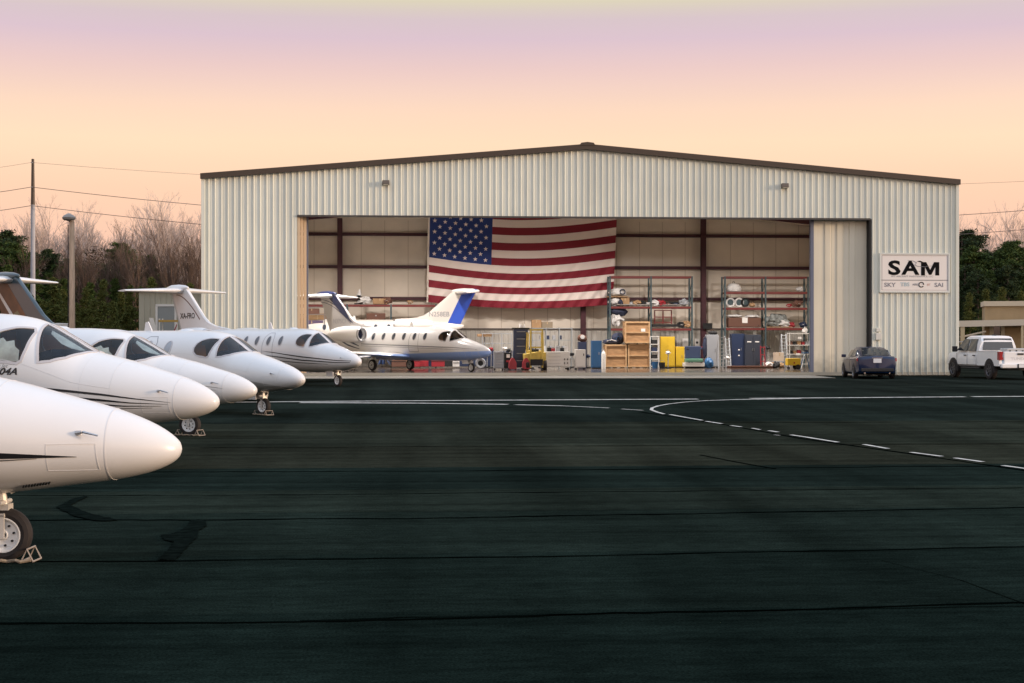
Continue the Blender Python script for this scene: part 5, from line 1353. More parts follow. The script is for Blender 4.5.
# ================================================================ VEHICLES
M_carblue = mat('metallic_blue_car_paint', (.001, .013, .055), .3, metal=.1, coat=.35)
M_truck = mat('white_truck_paint', (.82, .82, .81), .3, coat=.5)
M_vglass = mat('vehicle_glass', (.03, .035, .04), .06, spec=.9)
M_plast = mat('black_plastic', (.015, .015, .016), .6)
M_tail = mat('red_tail_light', (.30, .012, .015), .2)
M_chrome = mat('chrome', (.6, .6, .6), .15, metal=.95)
M_plate = mat('licence_plate', (.72, .74, .76), .4)
def vloft(mb, st, mirror=True):
    """st: list of (x, [(y, z) ... from bottom centre up to top centre])"""
    n = len(st[0][1]); vs = []; fs = []
    for x, pr in st:
        ring = list(pr) + [(-y, z) for y, z in pr[::-1] if abs(y) > 1e-6]
        for y, z in ring: vs.append((x, y, z))
    m_ = len(ring)
    for i in range(len(st) - 1):
        for k in range(m_): fs.append((i * m_ + k, i * m_ + (k + 1) % m_, (i + 1) * m_ + (k + 1) % m_, (i + 1) * m_ + k))
    fs.append(tuple(range(m_))); fs.append(tuple(range((len(st) - 1) * m_, len(st) * m_)))
    mb.add(vs, fs); return mb
def vwheel(t, x, y, r, wd, rimm=None, spokes=5):
    sg = 1 if y > 0 else -1
    mb = MB(); mb.lathe([(r * .62, wd * .45), (r * .80, wd * .5), (r * .96, wd * .42), (r, wd * .2), (r, -wd * .2), (r * .96, -wd * .42), (r * .80, -wd * .5), (r * .62, -wd * .45)], (x, y, r), 'Y', 28)
    w_ = mb.build('wheel', M_tyre, t, smooth=True)
    mb = MB(); mb.lathe([(0, sg * wd * .30), (r * .16, sg * wd * .34), (r * .18, sg * wd * .26)], (x, y, r), 'Y', 16)
    mb.lathe([(r * .56, sg * wd * .30), (r * .60, sg * wd * .46), (r * .66, sg * wd * .46), (r * .66, 0), (0, 0)], (x, y, r), 'Y', 24)
    for k in range(spokes):
        a = 2 * PI * k / spokes + .3
        mb.box((x + math.cos(a) * r * .36, y + sg * wd * .32, r + math.sin(a) * r * .36), (r * .5, wd * .10, r * .13), ry=-a)
    mb.build('rim', rimm or M_chrome, w_)
def arch(t, x, y, r, sg):
    mb = MB(); mb.prism([(x + r * math.cos(a), r * .88 + r * math.sin(a)) for a in np.linspace(-.25, PI + .25, 16)], 'Y', sg * (abs(y) - .16), sg * (abs(y) + .004)); mb.build('wheel_arch', M_plast, t)
def poly3(mb, pts, n_, th=.012):
    """thin panel through 3-D corner points, pushed out along n_"""
    n_ = Vector(n_).normalized() * th; k = len(pts)
    vs = [Vector(p) - n_ * .5 for p in pts] + [Vector(p) + n_ for p in pts]
    mb.add(vs, [tuple(range(k))[::-1], tuple(range(k, 2 * k))] + [(i, (i + 1) % k, k + (i + 1) % k, k + i) for i in range(k)]); return mb

def sedan():
    t = thing('parked_car', 'dark blue sedan parked nose-in against the hangar wall', 'car')
    # x: forward, origin under the middle
    def ring(hw, zb, zm, zt, crown=.03): return [(0, zb), (hw * .86, zb), (hw * .97, zb + .10), (hw, zm), (hw * .985, zt - .10), (hw * .90, zt - .015), (hw * .5, zt + crown * .7), (0, zt + crown)]
    st = [(-2.33, ring(.70, .36, .60, .93, .0)), (-2.27, ring(.82, .28, .60, 1.0)), (-2.10, ring(.875, .22, .58, 1.035)), (-1.7, ring(.90, .20, .58, 1.03)), (-.8, ring(.905, .19, .58, .99)), (.4, ring(.905, .19, .57, .97)), (1.2, ring(.90, .19, .56, .95)),
          (1.8, ring(.87, .20, .54, .87)), (2.15, ring(.78, .24, .50, .76)), (2.32, ring(.60, .32, .46, .64))]
    vloft(MB(), st).build('body', M_carblue, t, smooth=True, auto=R(30))
    def gr(hw, z0, hwt, zt): return [(0, z0), (hw, z0), (hw * .5 + hwt * .5 + .02, (z0 + zt) / 2 + .02), (hwt, zt - .03), (hwt * .8, zt + .01), (0, zt + .02)]
    st = [(-1.95, gr(.70, .97, .66, 1.03)), (-1.45, gr(.79, .97, .62, 1.26)), (-1.05, gr(.80, .96, .60, 1.39)), (-.5, gr(.80, .95, .60, 1.43)), (.0, gr(.80, .95, .59, 1.42)), (.5, gr(.79, .94, .57, 1.32)), (1.05, gr(.76, .93, .60, 1.06)), (1.25, gr(.72, .92, .66, .96))]
    vloft(MB(), st).build('cabin', M_carblue, t, smooth=True, auto=R(50))
    mb = MB(); poly3(mb, [(-1.93, -.60, 1.06), (-1.93, .60, 1.06), (-1.43, .56, 1.30), (-1.12, .52, 1.385), (-1.12, -.52, 1.385), (-1.43, -.56, 1.30)], (-.5, 0, .86), .02); mb.build('rear_window', M_vglass, t)
    mb = MB(); poly3(mb, [(.52, -.52, 1.33), (.52, .52, 1.33), (1.16, .62, 1.02), (1.16, -.62, 1.02)], (.45, 0, .9), .02); mb.build('windscreen', M_vglass, t)
    for sg in (-1, 1):
        for a, b, c, d in ((-1.30, -.42, -.42, -1.10), (-.36, .62, .40, -.36)):
            mb = MB(); poly3(mb, [(a, sg * .80, 1.02), (b, sg * .80, 1.01), (c, sg * .665, 1.31), (d, sg * .665, 1.31)], (0, sg, .35), .018); mb.build('side_window', M_vglass, t)
        mb = MB(); mb.box((.72, sg * .99, 1.02), (.12, .20, .14)); mb.build('mirror', M_carblue, t, bevel=.03)
        mb = MB(); poly3(mb, [(-2.24, sg * .36, .93), (-2.12, sg * .89, .95), (-2.14, sg * .885, .80), (-2.31, sg * .48, .80)], (-1, sg * .45, .1), .022); mb.build('tail_light', M_tail, t)
        mb = MB(); poly3(mb, [(-.36, sg * .914, .35), (-.34, sg * .914, .35), (-.34, sg * .905, .96), (-.36, sg * .905, .96)], (0, sg, 0), .004); mb.build('door_seam', M_plast, t)
        for x in (-.62, .36): MB().box((x, sg * .915, .86), (.18, .03, .03)).build('door_handle', M_carblue, t)
        for x in (-1.40, 1.38):
            arch(t, x, .905, .37, sg); vwheel(t, x, sg * .825, .325, .22, mat('grey_alloy', (.30, .30, .31), .35, metal=.4), 5)
    mb = MB(); mb.box((-2.30, 0, .42), (.10, 1.45, .16)); mb.build('rear_bumper', M_plast, t, bevel=.03)
    mb = MB(); mb.box((-2.345, 0, .83), (.02, .36, .19)); mb.build('licence_plate', M_plate, t)
    MB().box((-2.33, 0, .955), (.02, .46, .025)).build('chrome_strip', M_chrome, t)
    MB().box((0, 0, .22), (3.9, 1.5, .10)).build('underbody', M_plast, t)
    for y in (-.55, .55): MB().tube([(-2.3, y, .27), (-2.0, y, .27)], .035, 10).build('exhaust', M_chrome, t)
    return t
def put(t, px, py, rz, fwd=0.0):
    p = gp(px, py); d = Vector((math.cos(rz), math.sin(rz), 0)); t.location = p + d * fwd; t.rotation_euler = (0, 0, rz)
car = sedan(); put(car, 873.5, 378.6, R(87), 1.4)

def pickup():
    t = thing('pickup_truck', 'white crew cab pickup truck parked at the right of the hangar', 'pickup truck')
    def ring(hw, zb, zt, z1=None): return [(0, zb), (hw * .92, zb), (hw * .99, zb + .08), (hw, (zb + zt) / 2), (hw * .985, zt - .14), (hw * .93, zt - .02), (hw * .6, zt), (0, zt + .005)]
    st = [(-.62, ring(.99, .56, 1.20)), (.4, ring(.99, .56, 1.20)), (1.35, ring(.99, .56, 1.20)), (1.45, ring(.99, .56, 1.21)), (2.3, ring(.98, .56, 1.19)), (2.62, ring(.95, .56, 1.12)), (2.80, ring(.86, .60, .98))]
    vloft(MB(), st).build('body', M_truck, t, smooth=True, auto=R(28))
    # bed: hollow
    mb = MB()
    for sg in (-1, 1):
        mb.prism([(-2.80, .60), (-.64, .60), (-.64, 1.24), (-2.78, 1.27)], 'Y', sg * .86, sg * .985)
        mb.box((-1.72, sg * .92, 1.255), (2.14, .15, .045))
    mb.box((-1.7, 0, .72), (2.1, 1.75, .06)); mb.box((-.66, 0, .95), (.06, 1.75, .6))
    mb.build('bed', M_truck, t, bevel=.015)
    mb = MB(); mb.box((-2.79, 0, .97), (.08, 1.52, .56)); tg = mb.build('tailgate', M_truck, t, bevel=.03)
    MB().box((-2.845, 0, 1.14), (.03, .30, .08)).build('handle', M_plast, tg, bevel=.01)
    text_obj('lettering', 'TUNDRA', .17, mat('embossed_white', (.62, .61, .60), .4), tg, lambda a, b: Vector((-2.834, -a, .93 + b)), .004, 1.3)
    def gr(hw, z0, hwt, zt): return [(0, z0), (hw, z0), ((hw + hwt) / 2 + .02, (z0 + zt) / 2 + .02), (hwt, zt - .05), (hwt * .8, zt + .005), (0, zt + .02)]
    st = [(-.66, gr(.91, 1.16, .78, 1.72)), (-.50, gr(.93, 1.16, .74, 1.93)), (-.2, gr(.93, 1.16, .73, 1.95)), (.8, gr(.93, 1.16, .73, 1.95)), (1.05, gr(.92, 1.16, .71, 1.88)), (1.60, gr(.90, 1.16, .78, 1.42)), (1.85, gr(.86, 1.14, .80, 1.20))]
    vloft(MB(), st).build('cab', M_truck, t, smooth=True, auto=R(40))
    mb = MB(); poly3(mb, [(-.70, -.74, 1.30), (-.70, .74, 1.30), (-.60, .66, 1.83), (-.60, -.66, 1.83)], (-1, 0, .2), .03); mb.build('rear_window', M_vglass, t)
    mb = MB(); poly3(mb, [(1.10, -.62, 1.85), (1.10, .62, 1.85), (1.70, .76, 1.36), (1.70, -.76, 1.36)], (.7, 0, .8), .02); mb.build('windscreen', M_vglass, t)
    for sg in (-1, 1):
        for q in ([(-.42, 1.26), (.34, 1.26), (.34, 1.80), (-.34, 1.80)], [(.46, 1.26), (1.50, 1.27), (1.12, 1.72), (.98, 1.80), (.46, 1.80)]):
            mb = MB(); poly3(mb, [(x, sg * (.968 - (z - 1.26) * .33), z) for x, z in q], (0, sg, .33), .02); mb.build('side_window', M_vglass, t)
        for x in (-.30, .62): MB().box((x, sg * 1.0, 1.06), (.20, .04, .04)).build('door_handle', M_plast, t)
        for x in (-.52, .40, 1.50): MB().box((x, sg * .992, .88), (.012, .006, .56)).build('door_seam', M_plast, t)
        MB().box((1.42, sg * 1.12, 1.34), (.10, .24, .26)).build('mirror', M_truck if sg < 0 else M_plast, t, bevel=.03)
        mb = MB(); poly3(mb, [(-2.81, sg * .80, 1.24), (-2.81, sg * .98, 1.25), (-2.81, sg * .98, .86), (-2.81, sg * .78, .90), (-2.81, sg * .84, 1.05)], (-1, 0, 0), .02)
        mb.box((-2.72, sg * .992, 1.06), (.14, .012, .36)); mb.build('tail_light', M_tail, t)
        for x in (-1.85, 1.88):
            arch(t, x, .99, .50, sg); vwheel(t, x, sg * .90, .42, .27, mat('dark_alloy', (.11, .11, .12), .35, metal=.4), 6)
        MB().tube([(-.9, sg * .98, .48), (1.0, sg * .98, .48)], .045, 8).build('side_step', M_plast, t)
    mb = MB(); mb.box((-2.90, 0, .62), (.18, 1.9, .20)); bp_ = mb.build('rear_bumper', M_truck, t, bevel=.05)
    MB().box((-2.995, 0, .62), (.02, .44, .17)).build('plate_recess', M_plast, bp_); MB().box((-2.998, 0, .62), (.03, .31, .15)).build('licence_plate', M_plate, t)
    MB().box((0, 0, .50), (5.0, 1.0, .16)).build('chassis', M_plast, t)
    MB().box((-.3, .0, 1.985), (.30, .10, .05)).build('roof_antenna', M_plast, t, bevel=.015)
    return t
tr = pickup(); put(tr, 990, 379.3, R(98), 1.85); tr.location.x += .90
# pale folded step in the truck bed
b_ = thing('bed_toolbox', 'pale ribbed toolbox lying in the bed of the white pickup', 'toolbox', tr.location + Matrix.Rotation(tr.rotation_euler.z, 3, 'Z') @ Vector((-2.2, -.1, .76)), tr.rotation_euler.z)
mb = MB(); mb.box((0, 0, .34), (.7, 1.2, .58)); mb.build('case', mat('pale_case', (.45, .45, .44), .5), b_, bevel=.04)
for k in range(4): MB().box((-.36, -.45 + .3 * k, .4), (.03, .06, .3)).build('latch', M_plast, b_)

# ================================================================ BUILDINGS AROUND
M_shed = mat('shed_siding', (.40, .38, .29), .5, var=.05, vscale=.7); M_frame = mat('white_trim', (.72, .70, .64), .4); M_doorg = mat('grey_door', (.26, .28, .27), .5)
def clad_obj(name, m, parent, u0, u1, z0, z1, pitch=.3):
    mb = MB(); clad(mb, u0, u1, lambda u: z0, lambda u: z1, pitch=pitch, depth=.03); return mb.build(name, m, parent)
Zs = 84.0
X0 = (139 - 512) / F * Zs; X1 = (203 - 512) / F * Zs; zt_ = CH + (HY - 291) / F * Zs
sh = thing('metal_shed', 'low tan metal shed with a grey framed door behind the lettered fin', 'shed', (X0, Zs, 0))
clad_obj('front_wall', M_shed, sh, 0, X1 - X0 + .6, 0, zt_)
mb = MB(); mb.box(((X1 - X0) / 2 + .3, 2.5, zt_ / 2 - .02), (X1 - X0 + .56, 4.9, zt_ - .04)); mb.build('walls', M_shed, sh)
MB().box(((X1 - X0) / 2 + .3, 2.5, zt_ + .04), (X1 - X0 + .9, 5.4, .10)).build('roof', M_roof, sh)
dx = (157 - 139) / F * Zs; dw = (176 - 157) / F * Zs; dz = CH + (HY - 306) / F * Zs
dr = MB().box((dx + dw / 2, -.06, dz / 2), (dw - .1, .06, dz - .05)).build('door', M_doorg, sh)
mb = MB()
for x in (dx, dx + dw): mb.box((x, -.07, dz / 2), (.12, .10, dz))
mb.box((dx + dw / 2, -.07, dz + .04), (dw + .12, .10, .12)); mb.build('door_frame', M_frame, dr)
# work platform in front of the shed
Zp = 76.0; Xp = (170 - 512) / F * Zp; zp = CH + (HY - 321) / F * Zp
wp = thing('maintenance_platform', 'maintenance platform with yellow plank top and white posts beside the shed', 'platform', (Xp, Zp, 0))
MB().box((0, 0, zp), (.98, .8, .10)).build('plank_top', mat('yellow_plank', (.45, .28, .06), .6), wp)
for x in (-.45, .45):
    for y in (-.35, .35): MB().tube([(x, y, 0), (x, y, zp + (.0 if x > 0 else .12))], .04, 6).build('post', M_frame, wp)
MB().tube([(-.45, -.36, .5), (.45, -.36, zp - .15)], .03, 6).build('brace', M_redm, wp)
MB().prism([(-.75, zp - .9), (-.45, zp - .9), (-.75, zp + .15), (-.95, zp + .15)], 'Y', -.45, -.40).build('side_panel', M_frame, wp)

# white utility trailer far left
Zt_ = 92; wt = thing('box_trailer', 'small white box trailer behind the jets at the foot of the trees', 'trailer', ((59 - 512) / F * Zt_, Zt_, 0))
MB().box((0, 0, 1.6), (1.0, 2.6, 2.3)).build('body', M_whitem, wt, bevel=.04)
for x in (-.45, .45): MB().tube([(x - .1, 0, .35), (x + .1, 0, .35)], .35, 14).build('wheel', M_tyre, wt)
MB().box((0, -1.5, .45), (.1, .8, .1)).build('hitch', M_dark, wt)

# tan building with canopy, right
M_stucco = mat('tan_masonry', (.36, .25, .13), .85, var=.10, vscale=1.5, bump=.15)
Zb = 104.0; bl = thing('tan_building', 'tan flat roofed building with pale parapet and canopy behind the pickup', 'building', ((985 - 512) / F * Zb, Zb, 0), R(-14))
W_b = 14.0; hb_ = CH + (HY - 304) / F * Zb
ops = [(.55, 1.05), (3.3, 3.95), (6.5, 7.1), (9.5, 10.1)]
mb = MB(); xs_ = 0
zl, zh = 0.9, 2.72
for a, b in ops:
    mb.box(((xs_ + a) / 2, 1.0, hb_ / 2), (a - xs_, 2.0, hb_)); mb.box(((a + b) / 2, 1.0, zl / 2), (b - a, 2.0, zl)); mb.box(((a + b) / 2, 1.0, (zh + hb_) / 2), (b - a, 2.0, hb_ - zh)); xs_ = b
mb.box(((xs_ + W_b) / 2, 1.0, hb_ / 2), (W_b - xs_, 2.0, hb_)); mb.box((W_b / 2, 2.6, hb_ / 2), (W_b, 1.3, hb_)); mb.build('wall', M_stucco, bl)
mb = MB(); mb.box((W_b / 2, 1.6, hb_ + .02), (W_b + .2, 3.5, .34)); mb.build('parapet', mat('pale_parapet', (.58, .48, .34), .7), bl)
for a, b in ops:
    wdw = MB().box(((a + b) / 2, .3, (zl + zh) / 2), (b - a, .05, zh - zl)).build('window', M_vglass, bl)
    mb = MB()
    for x in (a - .12, b + .12): mb.box((x, -.04, (zl + zh) / 2), (.26, .10, zh - zl + .3))
    mb.box(((a + b) / 2, -.04, zh + .14), (b - a + .5, .10, .26)); mb.build('window_frame', mat('pale_window_trim', (.52, .45, .33), .7), wdw)
zc = CH + (HY - 322.5) / F * Zb
mb = MB(); mb.box((W_b / 2 - 1.6, -1.3, zc + .05), (W_b + 3.6, .14, .42), ry=R(-1.2)); mb.build('canopy_fascia', mat('canopy_cream', (.60, .52, .40), .6), bl)
mb = MB(); mb.box((W_b / 2 - 1.6, -.1, zc + .18), (W_b + 3.4, 2.3, .08), ry=R(-1.2)); mb.build('canopy_roof', M_roof, bl)
for k in range(4): MB().box((-1.55 + 3.9 * k, -1.25, zc / 2 - .08), (.28 if k == 0 else .16, .16, zc - .16)).build('post', mat('canopy_post', (.50, .40, .24), .7), bl)
mb = MB(); mb.tube([(-1.7, -1.2, 1.9), (.0, -1.0, 2.3)], .07, 6); mb.build('brace', mat('canopy_cream', (.6, .5, .4), .6), bl)
# chain fence between hangar and building
fn_ = thing('rail_fence', 'thin grey rail fence between the hangar and the tan building', 'fence', ((955 - 512) / F * 98, 98, 0))
for k in range(4): MB().tube([(k * .9, 0, 0), (k * .9, 0, 1.7)], .045, 6).build('post', M_greyc, fn_)
for z in (.4, .95, 1.6): MB().tube([(-.2, 0, z), (2.9, 0, z)], .03, 6).build('rail', M_greyc, fn_)

# ---------------------------------------------------------------- poles and wires
M_wood = mat('weathered_pole', (.50, .37, .26), .85, var=.3, vscale=2, stretch=(6, 6, .6)); M_pole2 = mat('galvanised_pole', (.32, .33, .36), .5, var=.15, vscale=1)
Z1_ = 75.0; X1_ = (72 - 512) / F * Z1_; h1_ = CH + (HY - 221) / F * Z1_
pl = thing('light_pole', 'pale wooden light pole with a round floodlight on top', 'light pole', (X1_, Z1_, 0))
MB().tube([(0, 0, 0), (0, 0, h1_ * .5), (0, 0, h1_)], [.17, .15, .125], 12).build('pole', M_wood, pl, smooth=True)
mb = MB(); mb.lathe([(.10, -.16), (.30, -.10), (.33, .0), (.26, .10), (.08, .20), (0, .22)], (0, 0, 0), 'Z', 18)
mb.v = [(x - .12, y - .1, z + h1_ + .16) for x, y, z in mb.v]; hd = mb.build('floodlight', mat('lamp_housing', (.25, .22, .19), .4), pl, smooth=True)
MB().lathe([(0, -.11), (.26, -.11)], (-.12, -.1, h1_ + .14), 'Z', 18).build('lens', MATS['frosted_lens'], hd)
MB().tube([(0, 0, h1_ - .1), (-.12, -.05, h1_ + .02)], .05, 8).build('bracket', M_lampb, pl)
MB().tube([(-.16, -.1, 1.0), (-.16, -.1, h1_ - .2)], .025, 6).build('conduit', M_dark, pl)
Z2 = 112.0; X2 = (33 - 512) / F * Z2; h2 = CH + (HY - 159) / F * Z2
up_ = thing('utility_pole', 'very tall slim utility pole, dark at the top, carrying the wires', 'utility pole', (X2, Z2, 0))
mid = CH + (HY - 205) / F * Z2
MB().tube([(0, 0, 0), (0, 0, mid)], [.20, .15], 10).build('steel_shaft', M_pole2, up_, smooth=True)
MB().tube([(0, 0, mid), (0, 0, h2)], [.15, .10], 10).build('dark_shaft', M_rooft, up_, smooth=True)
for py in (163, 187.5, 206):
    z = CH + (HY - py) / F * Z2
    MB().tube([(0, -.12, z), (0, -.32, z)], .05, 8).build('insulator', M_greyc, up_)
M_wire = mat('wire', (.10, .075, .07), .7)
XE = (1150 - 512) / F * Z2; XW = (-260 - 512) / F * Z2
for k, (py, sag, lab) in enumerate(((163, 1.5, 'topmost faint wire strung from the utility pole'), (187.5, 2.35, 'upper dark wire strung from the utility pole behind the hangar'), (206, 2.45, 'lower dark wire strung from the utility pole behind the hangar'))):
    z = CH + (HY - py) / F * Z2; pts = []
    for i in range(41):
        t_ = i / 40; pts.append((X2 + (XE - X2) * t_, Z2 - .32, z - .9 * t_ - 4 * sag * t_ * (1 - t_)))
    MBt = MB(); MBt.tube(pts, .022 if k else .010, 5)
    pts = [(X2 + (XW - X2) * i / 12, Z2 - .32, z - 4 * (.9) * (i / 12) * (1 - i / 12) - .2 * i / 12) for i in range(13)]
    MBt.tube(pts, .022 if k else .010, 5)
    tag(MBt.build('overhead_wire', M_wire), lab, 'wire')

# ================================================================ TREES
def leaf_mat(name, a, b):
    if name in MATS: return MATS[name]
    m = mat(name, a, .8, spec=.15); nt = m.node_tree; N = nt.nodes; L = nt.links
    gi = N.new('ShaderNodeNewGeometry'); r = N.new('ShaderNodeMix'); r.data_type = 'RGBA'
    r.inputs['A'].default_value = (*a, 1); r.inputs['B'].default_value = (*b, 1)
    L.new(gi.outputs['Random Per Island'], r.inputs['Factor']); L.new(r.outputs['Result'], N['Principled BSDF'].inputs['Base Color'])
    return m
M_brush = leaf_mat('brown_brush', (.030, .022, .012), (.075, .058, .035))
M_bark = mat('pine_bark', (.09, .06, .045), .9, var=.3, vscale=4)
M_twig = mat('bare_twigs', (.52, .42, .36), .9, var=.25, vscale=.6)
M_needle = [leaf_mat('pine_needles', (.014, .034, .008), (.085, .12, .030)), leaf_mat('cedar_needles', (.030, .050, .010), (.15, .15, .04)), leaf_mat('dark_pine_needles', (.008, .020, .008), (.045, .065, .022))]
def pine_meshes(seed, h, rad, base, kind, nclump):
    rnd = random.Random(seed)
    tr_ = MB(); lean = rnd.uniform(-.3, .3)
    tr_.tube([(0, 0, 0), (lean * .4, 0, h * .5), (lean, 0, h * .97)], [h * .016, h * .011, .03], 7)
    cr = MB()
    nb = 84 if kind == 'cone' else 60
    for i in range(nclump):
        if i % (nclump // nb) == 0:
            u = rnd.random() ** (.85 if kind == 'cone' else .9); a = rnd.uniform(0, 2 * PI)
            if kind == 'cone': BL = rad * (1 - u) ** .95 * rnd.uniform(.45, 1.2) + .15; rise = rnd.uniform(-.25, .15)
            else: BL = rad * math.sin(PI * min(1, u * .8 + .18)) ** .7 * rnd.uniform(.4, 1.15); rise = rnd.uniform(.05, .6)
            zb = h * (base + (1 - base) * u * .97); end = Vector((lean * zb / h + BL * math.cos(a), BL * math.sin(a), zb + rise * BL))
            tr_.tube([(lean * zb / h, 0, zb - .1), tuple(end)], [.045, .012], 4, caps=False)
        t_ = rnd.uniform(.12, 1) ** (.8 if kind == 'cone' else .5)
        root = Vector((lean * zb / h, 0, zb - .1)); c = root.lerp(end, t_); wd_ = (.10 + .20 * BL * (1.1 - t_ if kind == 'cone' else .6 * t_ + .2))
        c = c + Vector((rnd.gauss(0, wd_), rnd.gauss(0, wd_), rnd.gauss(0, wd_ * .42)))
        for k in range(5):
            d = Vector((rnd.gauss(0, 1), rnd.gauss(0, 1), rnd.gauss(0, .7))).normalized(); e = d.cross(Vector((rnd.gauss(0, 1), rnd.gauss(0, 1), rnd.gauss(0, 1)))).normalized()
            L_ = rnd.uniform(.10, .24) * (h / 10) ** .35; q = c + Vector((rnd.gauss(0, .1), rnd.gauss(0, .1), rnd.gauss(0, .05)))
            cr.add([q - e * L_ * .22, q + e * L_ * .22, q + d * L_ + e * L_ * .12, q + d * L_ * 1.1 - e * L_ * .12], [(0, 1, 2, 3)])
    return tr_, cr
def bare_mesh(seed, h, spread=1.0):
    rnd = random.Random(seed); tk = MB(); tw = MB()
    def grow(p, d, L_, r, depth):
        n = 3; pts = [p]; q = p.copy(); dd = d.copy()
        for i in range(n):
            dd = (dd + Vector((rnd.gauss(0, .10), rnd.gauss(0, .10), rnd.gauss(.05, .05)))).normalized(); q = q + dd * L_ / n; pts.append(q.copy())
        (tk if depth < 2 else tw).tube(pts, [r * (1 - .5 * i / n) for i in range(n + 1)], 6 if depth < 2 else 3, caps=False)
        if depth >= 5: return
        m = (10, 5, 4, 4, 3)[depth]
        for k in range(m):
            t_ = rnd.uniform(.35 if depth == 0 else .2, 1.0); i = min(n - 1, int(t_ * n)); b0 = pts[i].lerp(pts[i + 1], t_ * n - i)
            a = rnd.uniform(0, 2 * PI); tilt = rnd.uniform(.22, .58) * spread
            s_ = dd.cross(Vector((math.cos(a), math.sin(a), .3))).normalized()
            nd = (dd * math.cos(tilt) + s_ * math.sin(tilt)); nd.z = abs(nd.z) * .9 + .12; nd.normalize()
            grow(b0, nd, L_ * rnd.uniform(.42, .62), max(.009, r * .48), depth + 1)
    grow(Vector((0, 0, 0)), Vector((rnd.gauss(0, .04), rnd.gauss(0, .04), 1)).normalized(), h * .62, h * .013, 0)
    return tk, tw
def proto_tree(name, label, trunk, crown, mt, mc):
    t = thing(name, label, 'tree'); trunk.build('trunk', mt, t, smooth=True); crown.build('crown', mc, t); return t
G = 'trees behind the airfield'
used = {}
def plant(key, proto, px, Z, h, h0, label, group=G, rz=None):
    if key not in used: o = proto; used[key] = 1
    else: o = copy_tree(proto)
    k = h / h0; o.location = ((px - 512) / F * Z, Z, -.1); o.scale = (k * random.uniform(.9, 1.12), k * random.uniform(.9, 1.12), k); o.rotation_euler = (0, 0, random.uniform(0, 6.28) if rz is None else rz)
    o['label'] = label; o['group'] = group
pines = []
for i, (h, r, b, kd, n, mi) in enumerate(((12, 2.9, .10, 'cone', 4200, 0), (12, 2.7, .22, 'round', 4300, 2), (12, 2.5, .05, 'cone', 3800, 1), (14, 2.8, .36, 'round', 4200, 0))):
    a, c = pine_meshes(11 + i, h, r, b, kd, n)
    pines.append((proto_tree(('pine_tree', 'pine_tree', 'cedar_tree', 'pine_tree')[i], 'tree', a, c, M_bark, M_needle[mi]), h))
bares = []
for i in range(3):
    a, c = bare_mesh(40 + i, 15, .95 + .1 * i); bares.append((proto_tree('bare_tree', 'tree', a, c, M_twig, M_twig), 15))
def ytop_h(py, Z): return CH + (HY - py) / F * Z
# bare trees, back row: (px, ytop)
LB = 'tall bare tree with pinkish grey twigs standing above the evergreens'
for k, (px, py, Z) in enumerate(((38, 222, 150), (32, 230, 148), (44, 216, 152), (87, 222, 152), (50, 215, 150), (62, 224, 158), (80, 222, 150), (92, 228, 155), (104, 236, 150), (118, 240, 160), (131, 224, 152), (142, 232, 158), (153, 220, 150), (168, 212, 148), (180, 210, 150), (192, 218, 152), (203, 214, 156), (214, 216, 150), (70, 232, 165), (160, 230, 165), (20, 235, 158), (186, 228, 140))):
    pr, h0 = bares[k % 3]; plant('b%d' % (k % 3), pr, px, Z, ytop_h(py, Z) * (.97 + .05 * (k % 2)), h0, LB)
LC = 'dark green evergreen in the dense row along the left edge of the field'
for k, (px, py, Z, t_) in enumerate(((2, 226, 125, 1), (14, 240, 122, 3), (25, 254, 128, 0), (43, 246, 128, 1), (55, 262, 124, 0), (70, 256, 130, 3), (84, 266, 126, 0), (104, 266, 130, 0), (120, 240, 126, 3), (118, 256, 130, 0), (151, 252, 124, 0), (160, 272, 131, 0), (-12, 232, 124, 3), (34, 266, 118, 0), (64, 276, 118, 0), (90, 280, 118, 0), (140, 284, 118, 0), (115, 276, 120, 0), (8, 262, 118, 0), (48, 270, 120, 0))):
    pr, h0 = pines[t_]; plant('p%d' % t_, pr, px, Z, ytop_h(py, Z), h0, LC)
M_twig2 = mat('brown_twigs', (.13, .085, .06), .9, var=.3, vscale=.8)
for k, (px, py, Z) in enumerate(((78, 244, 121), (92, 248, 119), (100, 254, 122), (108, 240, 123), (130, 246, 121), (138, 240, 119), (145, 252, 122), (162, 244, 120), (170, 236, 122), (177, 248, 119), (186, 238, 121), (194, 244, 122), (202, 240, 120), (26, 250, 121), (60, 250, 121))):
    src_ = bares[k % 3][0]; c_ = copy_tree(src_); kk = ytop_h(py, Z) / 15; c_.location = ((px - 512) / F * Z, Z, -.1); c_.scale = (kk * .8, kk * .8, kk); c_.rotation_euler = (0, 0, k * 1.7)
    c_['label'] = 'dark brown bare tree standing among the evergreens on the left'; c_['group'] = G
    for ch in list(bpy.data.objects):
        if ch.parent == c_: ch.material_slots[0].link = 'OBJECT'; ch.material_slots[0].material = M_twig2
LD = 'shorter olive green cedar at the front of the left tree row'
for k, (px, py, Z) in enumerate(((8, 288, 108), (32, 292, 108), (53, 274, 106), (64, 286, 110), (86, 284, 108), (104, 276, 106), (120, 288, 110), (131, 282, 108), (152, 274, 108), (166, 284, 110), (190, 280, 110), (205, 286, 108), (94, 296, 102), (112, 298, 102), (44, 298, 103), (76, 300, 103))):
    pr, h0 = pines[2]; plant('p2', pr, px, Z, ytop_h(py, Z), h0, LD)
LE_ = 'dark evergreen in the cluster right of the hangar behind the tan building'
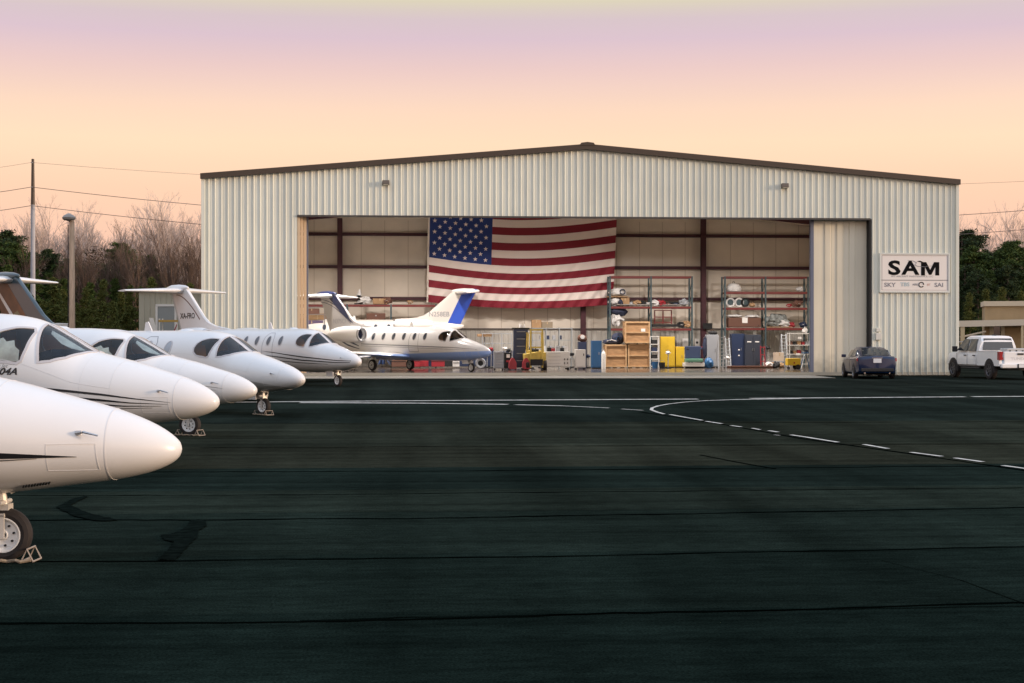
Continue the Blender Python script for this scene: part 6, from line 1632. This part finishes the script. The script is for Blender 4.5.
for k, (px, py, Z, t_) in enumerate(((962, 226, 132, 1), (972, 244, 128, 3), (984, 250, 130, 0), (998, 244, 132, 1), (1012, 238, 128, 3), (1024, 246, 132, 1), (1036, 240, 130, 0), (950, 236, 130, 0), (965, 262, 122, 1), (990, 268, 122, 0), (1008, 262, 122, 1), (1022, 270, 122, 0), (978, 272, 120, 1))):
    pr, h0 = pines[t_]; plant('p%d' % t_, pr, px, Z, ytop_h(py, Z), h0, LE_)
for k, (px, py, Z) in enumerate(((975, 236, 145), (990, 232, 148), (1003, 226, 146), (1018, 222, 148), (1030, 228, 150), (960, 226, 146))):
    pr, h0 = bares[k % 3]; plant('b%d' % (k % 3), pr, px, Z, ytop_h(py, Z) * 1.03, h0, 'bare twiggy tree rising behind the evergreens at the right edge')
for k, (px, py, Z) in enumerate(((970, 290, 112), (985, 286, 114), (1003, 284, 112), (1020, 288, 114))):
    pr, h0 = pines[2]; plant('p2', pr, px, Z, ytop_h(py, Z), h0, 'olive cedar in front of the dark evergreens, right of the hangar')
# undergrowth: leafy mass along the tree line
def undergrowth(x0, x1, y0, y1, n, hmax):
    rnd = random.Random(5); mb = MB()
    for i in range(n):
        x = rnd.uniform(x0, x1); y = rnd.uniform(y0, y1); z = rnd.random() ** .8 * hmax * (.6 + .5 * (mn.noise(Vector((x * .25, y * .2, 0))) + .5))
        d = Vector((rnd.gauss(0, 1), rnd.gauss(0, 1), rnd.gauss(0, 1))).normalized(); e = d.cross(Vector((0, .3, 1))).normalized(); L_ = rnd.uniform(.14, .36)
        q = Vector((x, y, z)); mb.add([q, q + e * L_ * .5, q + d * L_ + e * L_ * .3, q + d * L_], [(0, 1, 2, 3)])
    return mb
o = undergrowth(-62, -22, 132, 150, 60000, 8.5).build('undergrowth', M_brush); tag(o, 'brown tangled undergrowth filling the gaps below the left trees', 'undergrowth'); o['kind'] = 'stuff'
o = undergrowth(36, 62, 128, 146, 30000, 7).build('undergrowth', M_needle[2]); tag(o, 'dark tangled undergrowth below the trees right of the hangar', 'undergrowth'); o['kind'] = 'stuff'
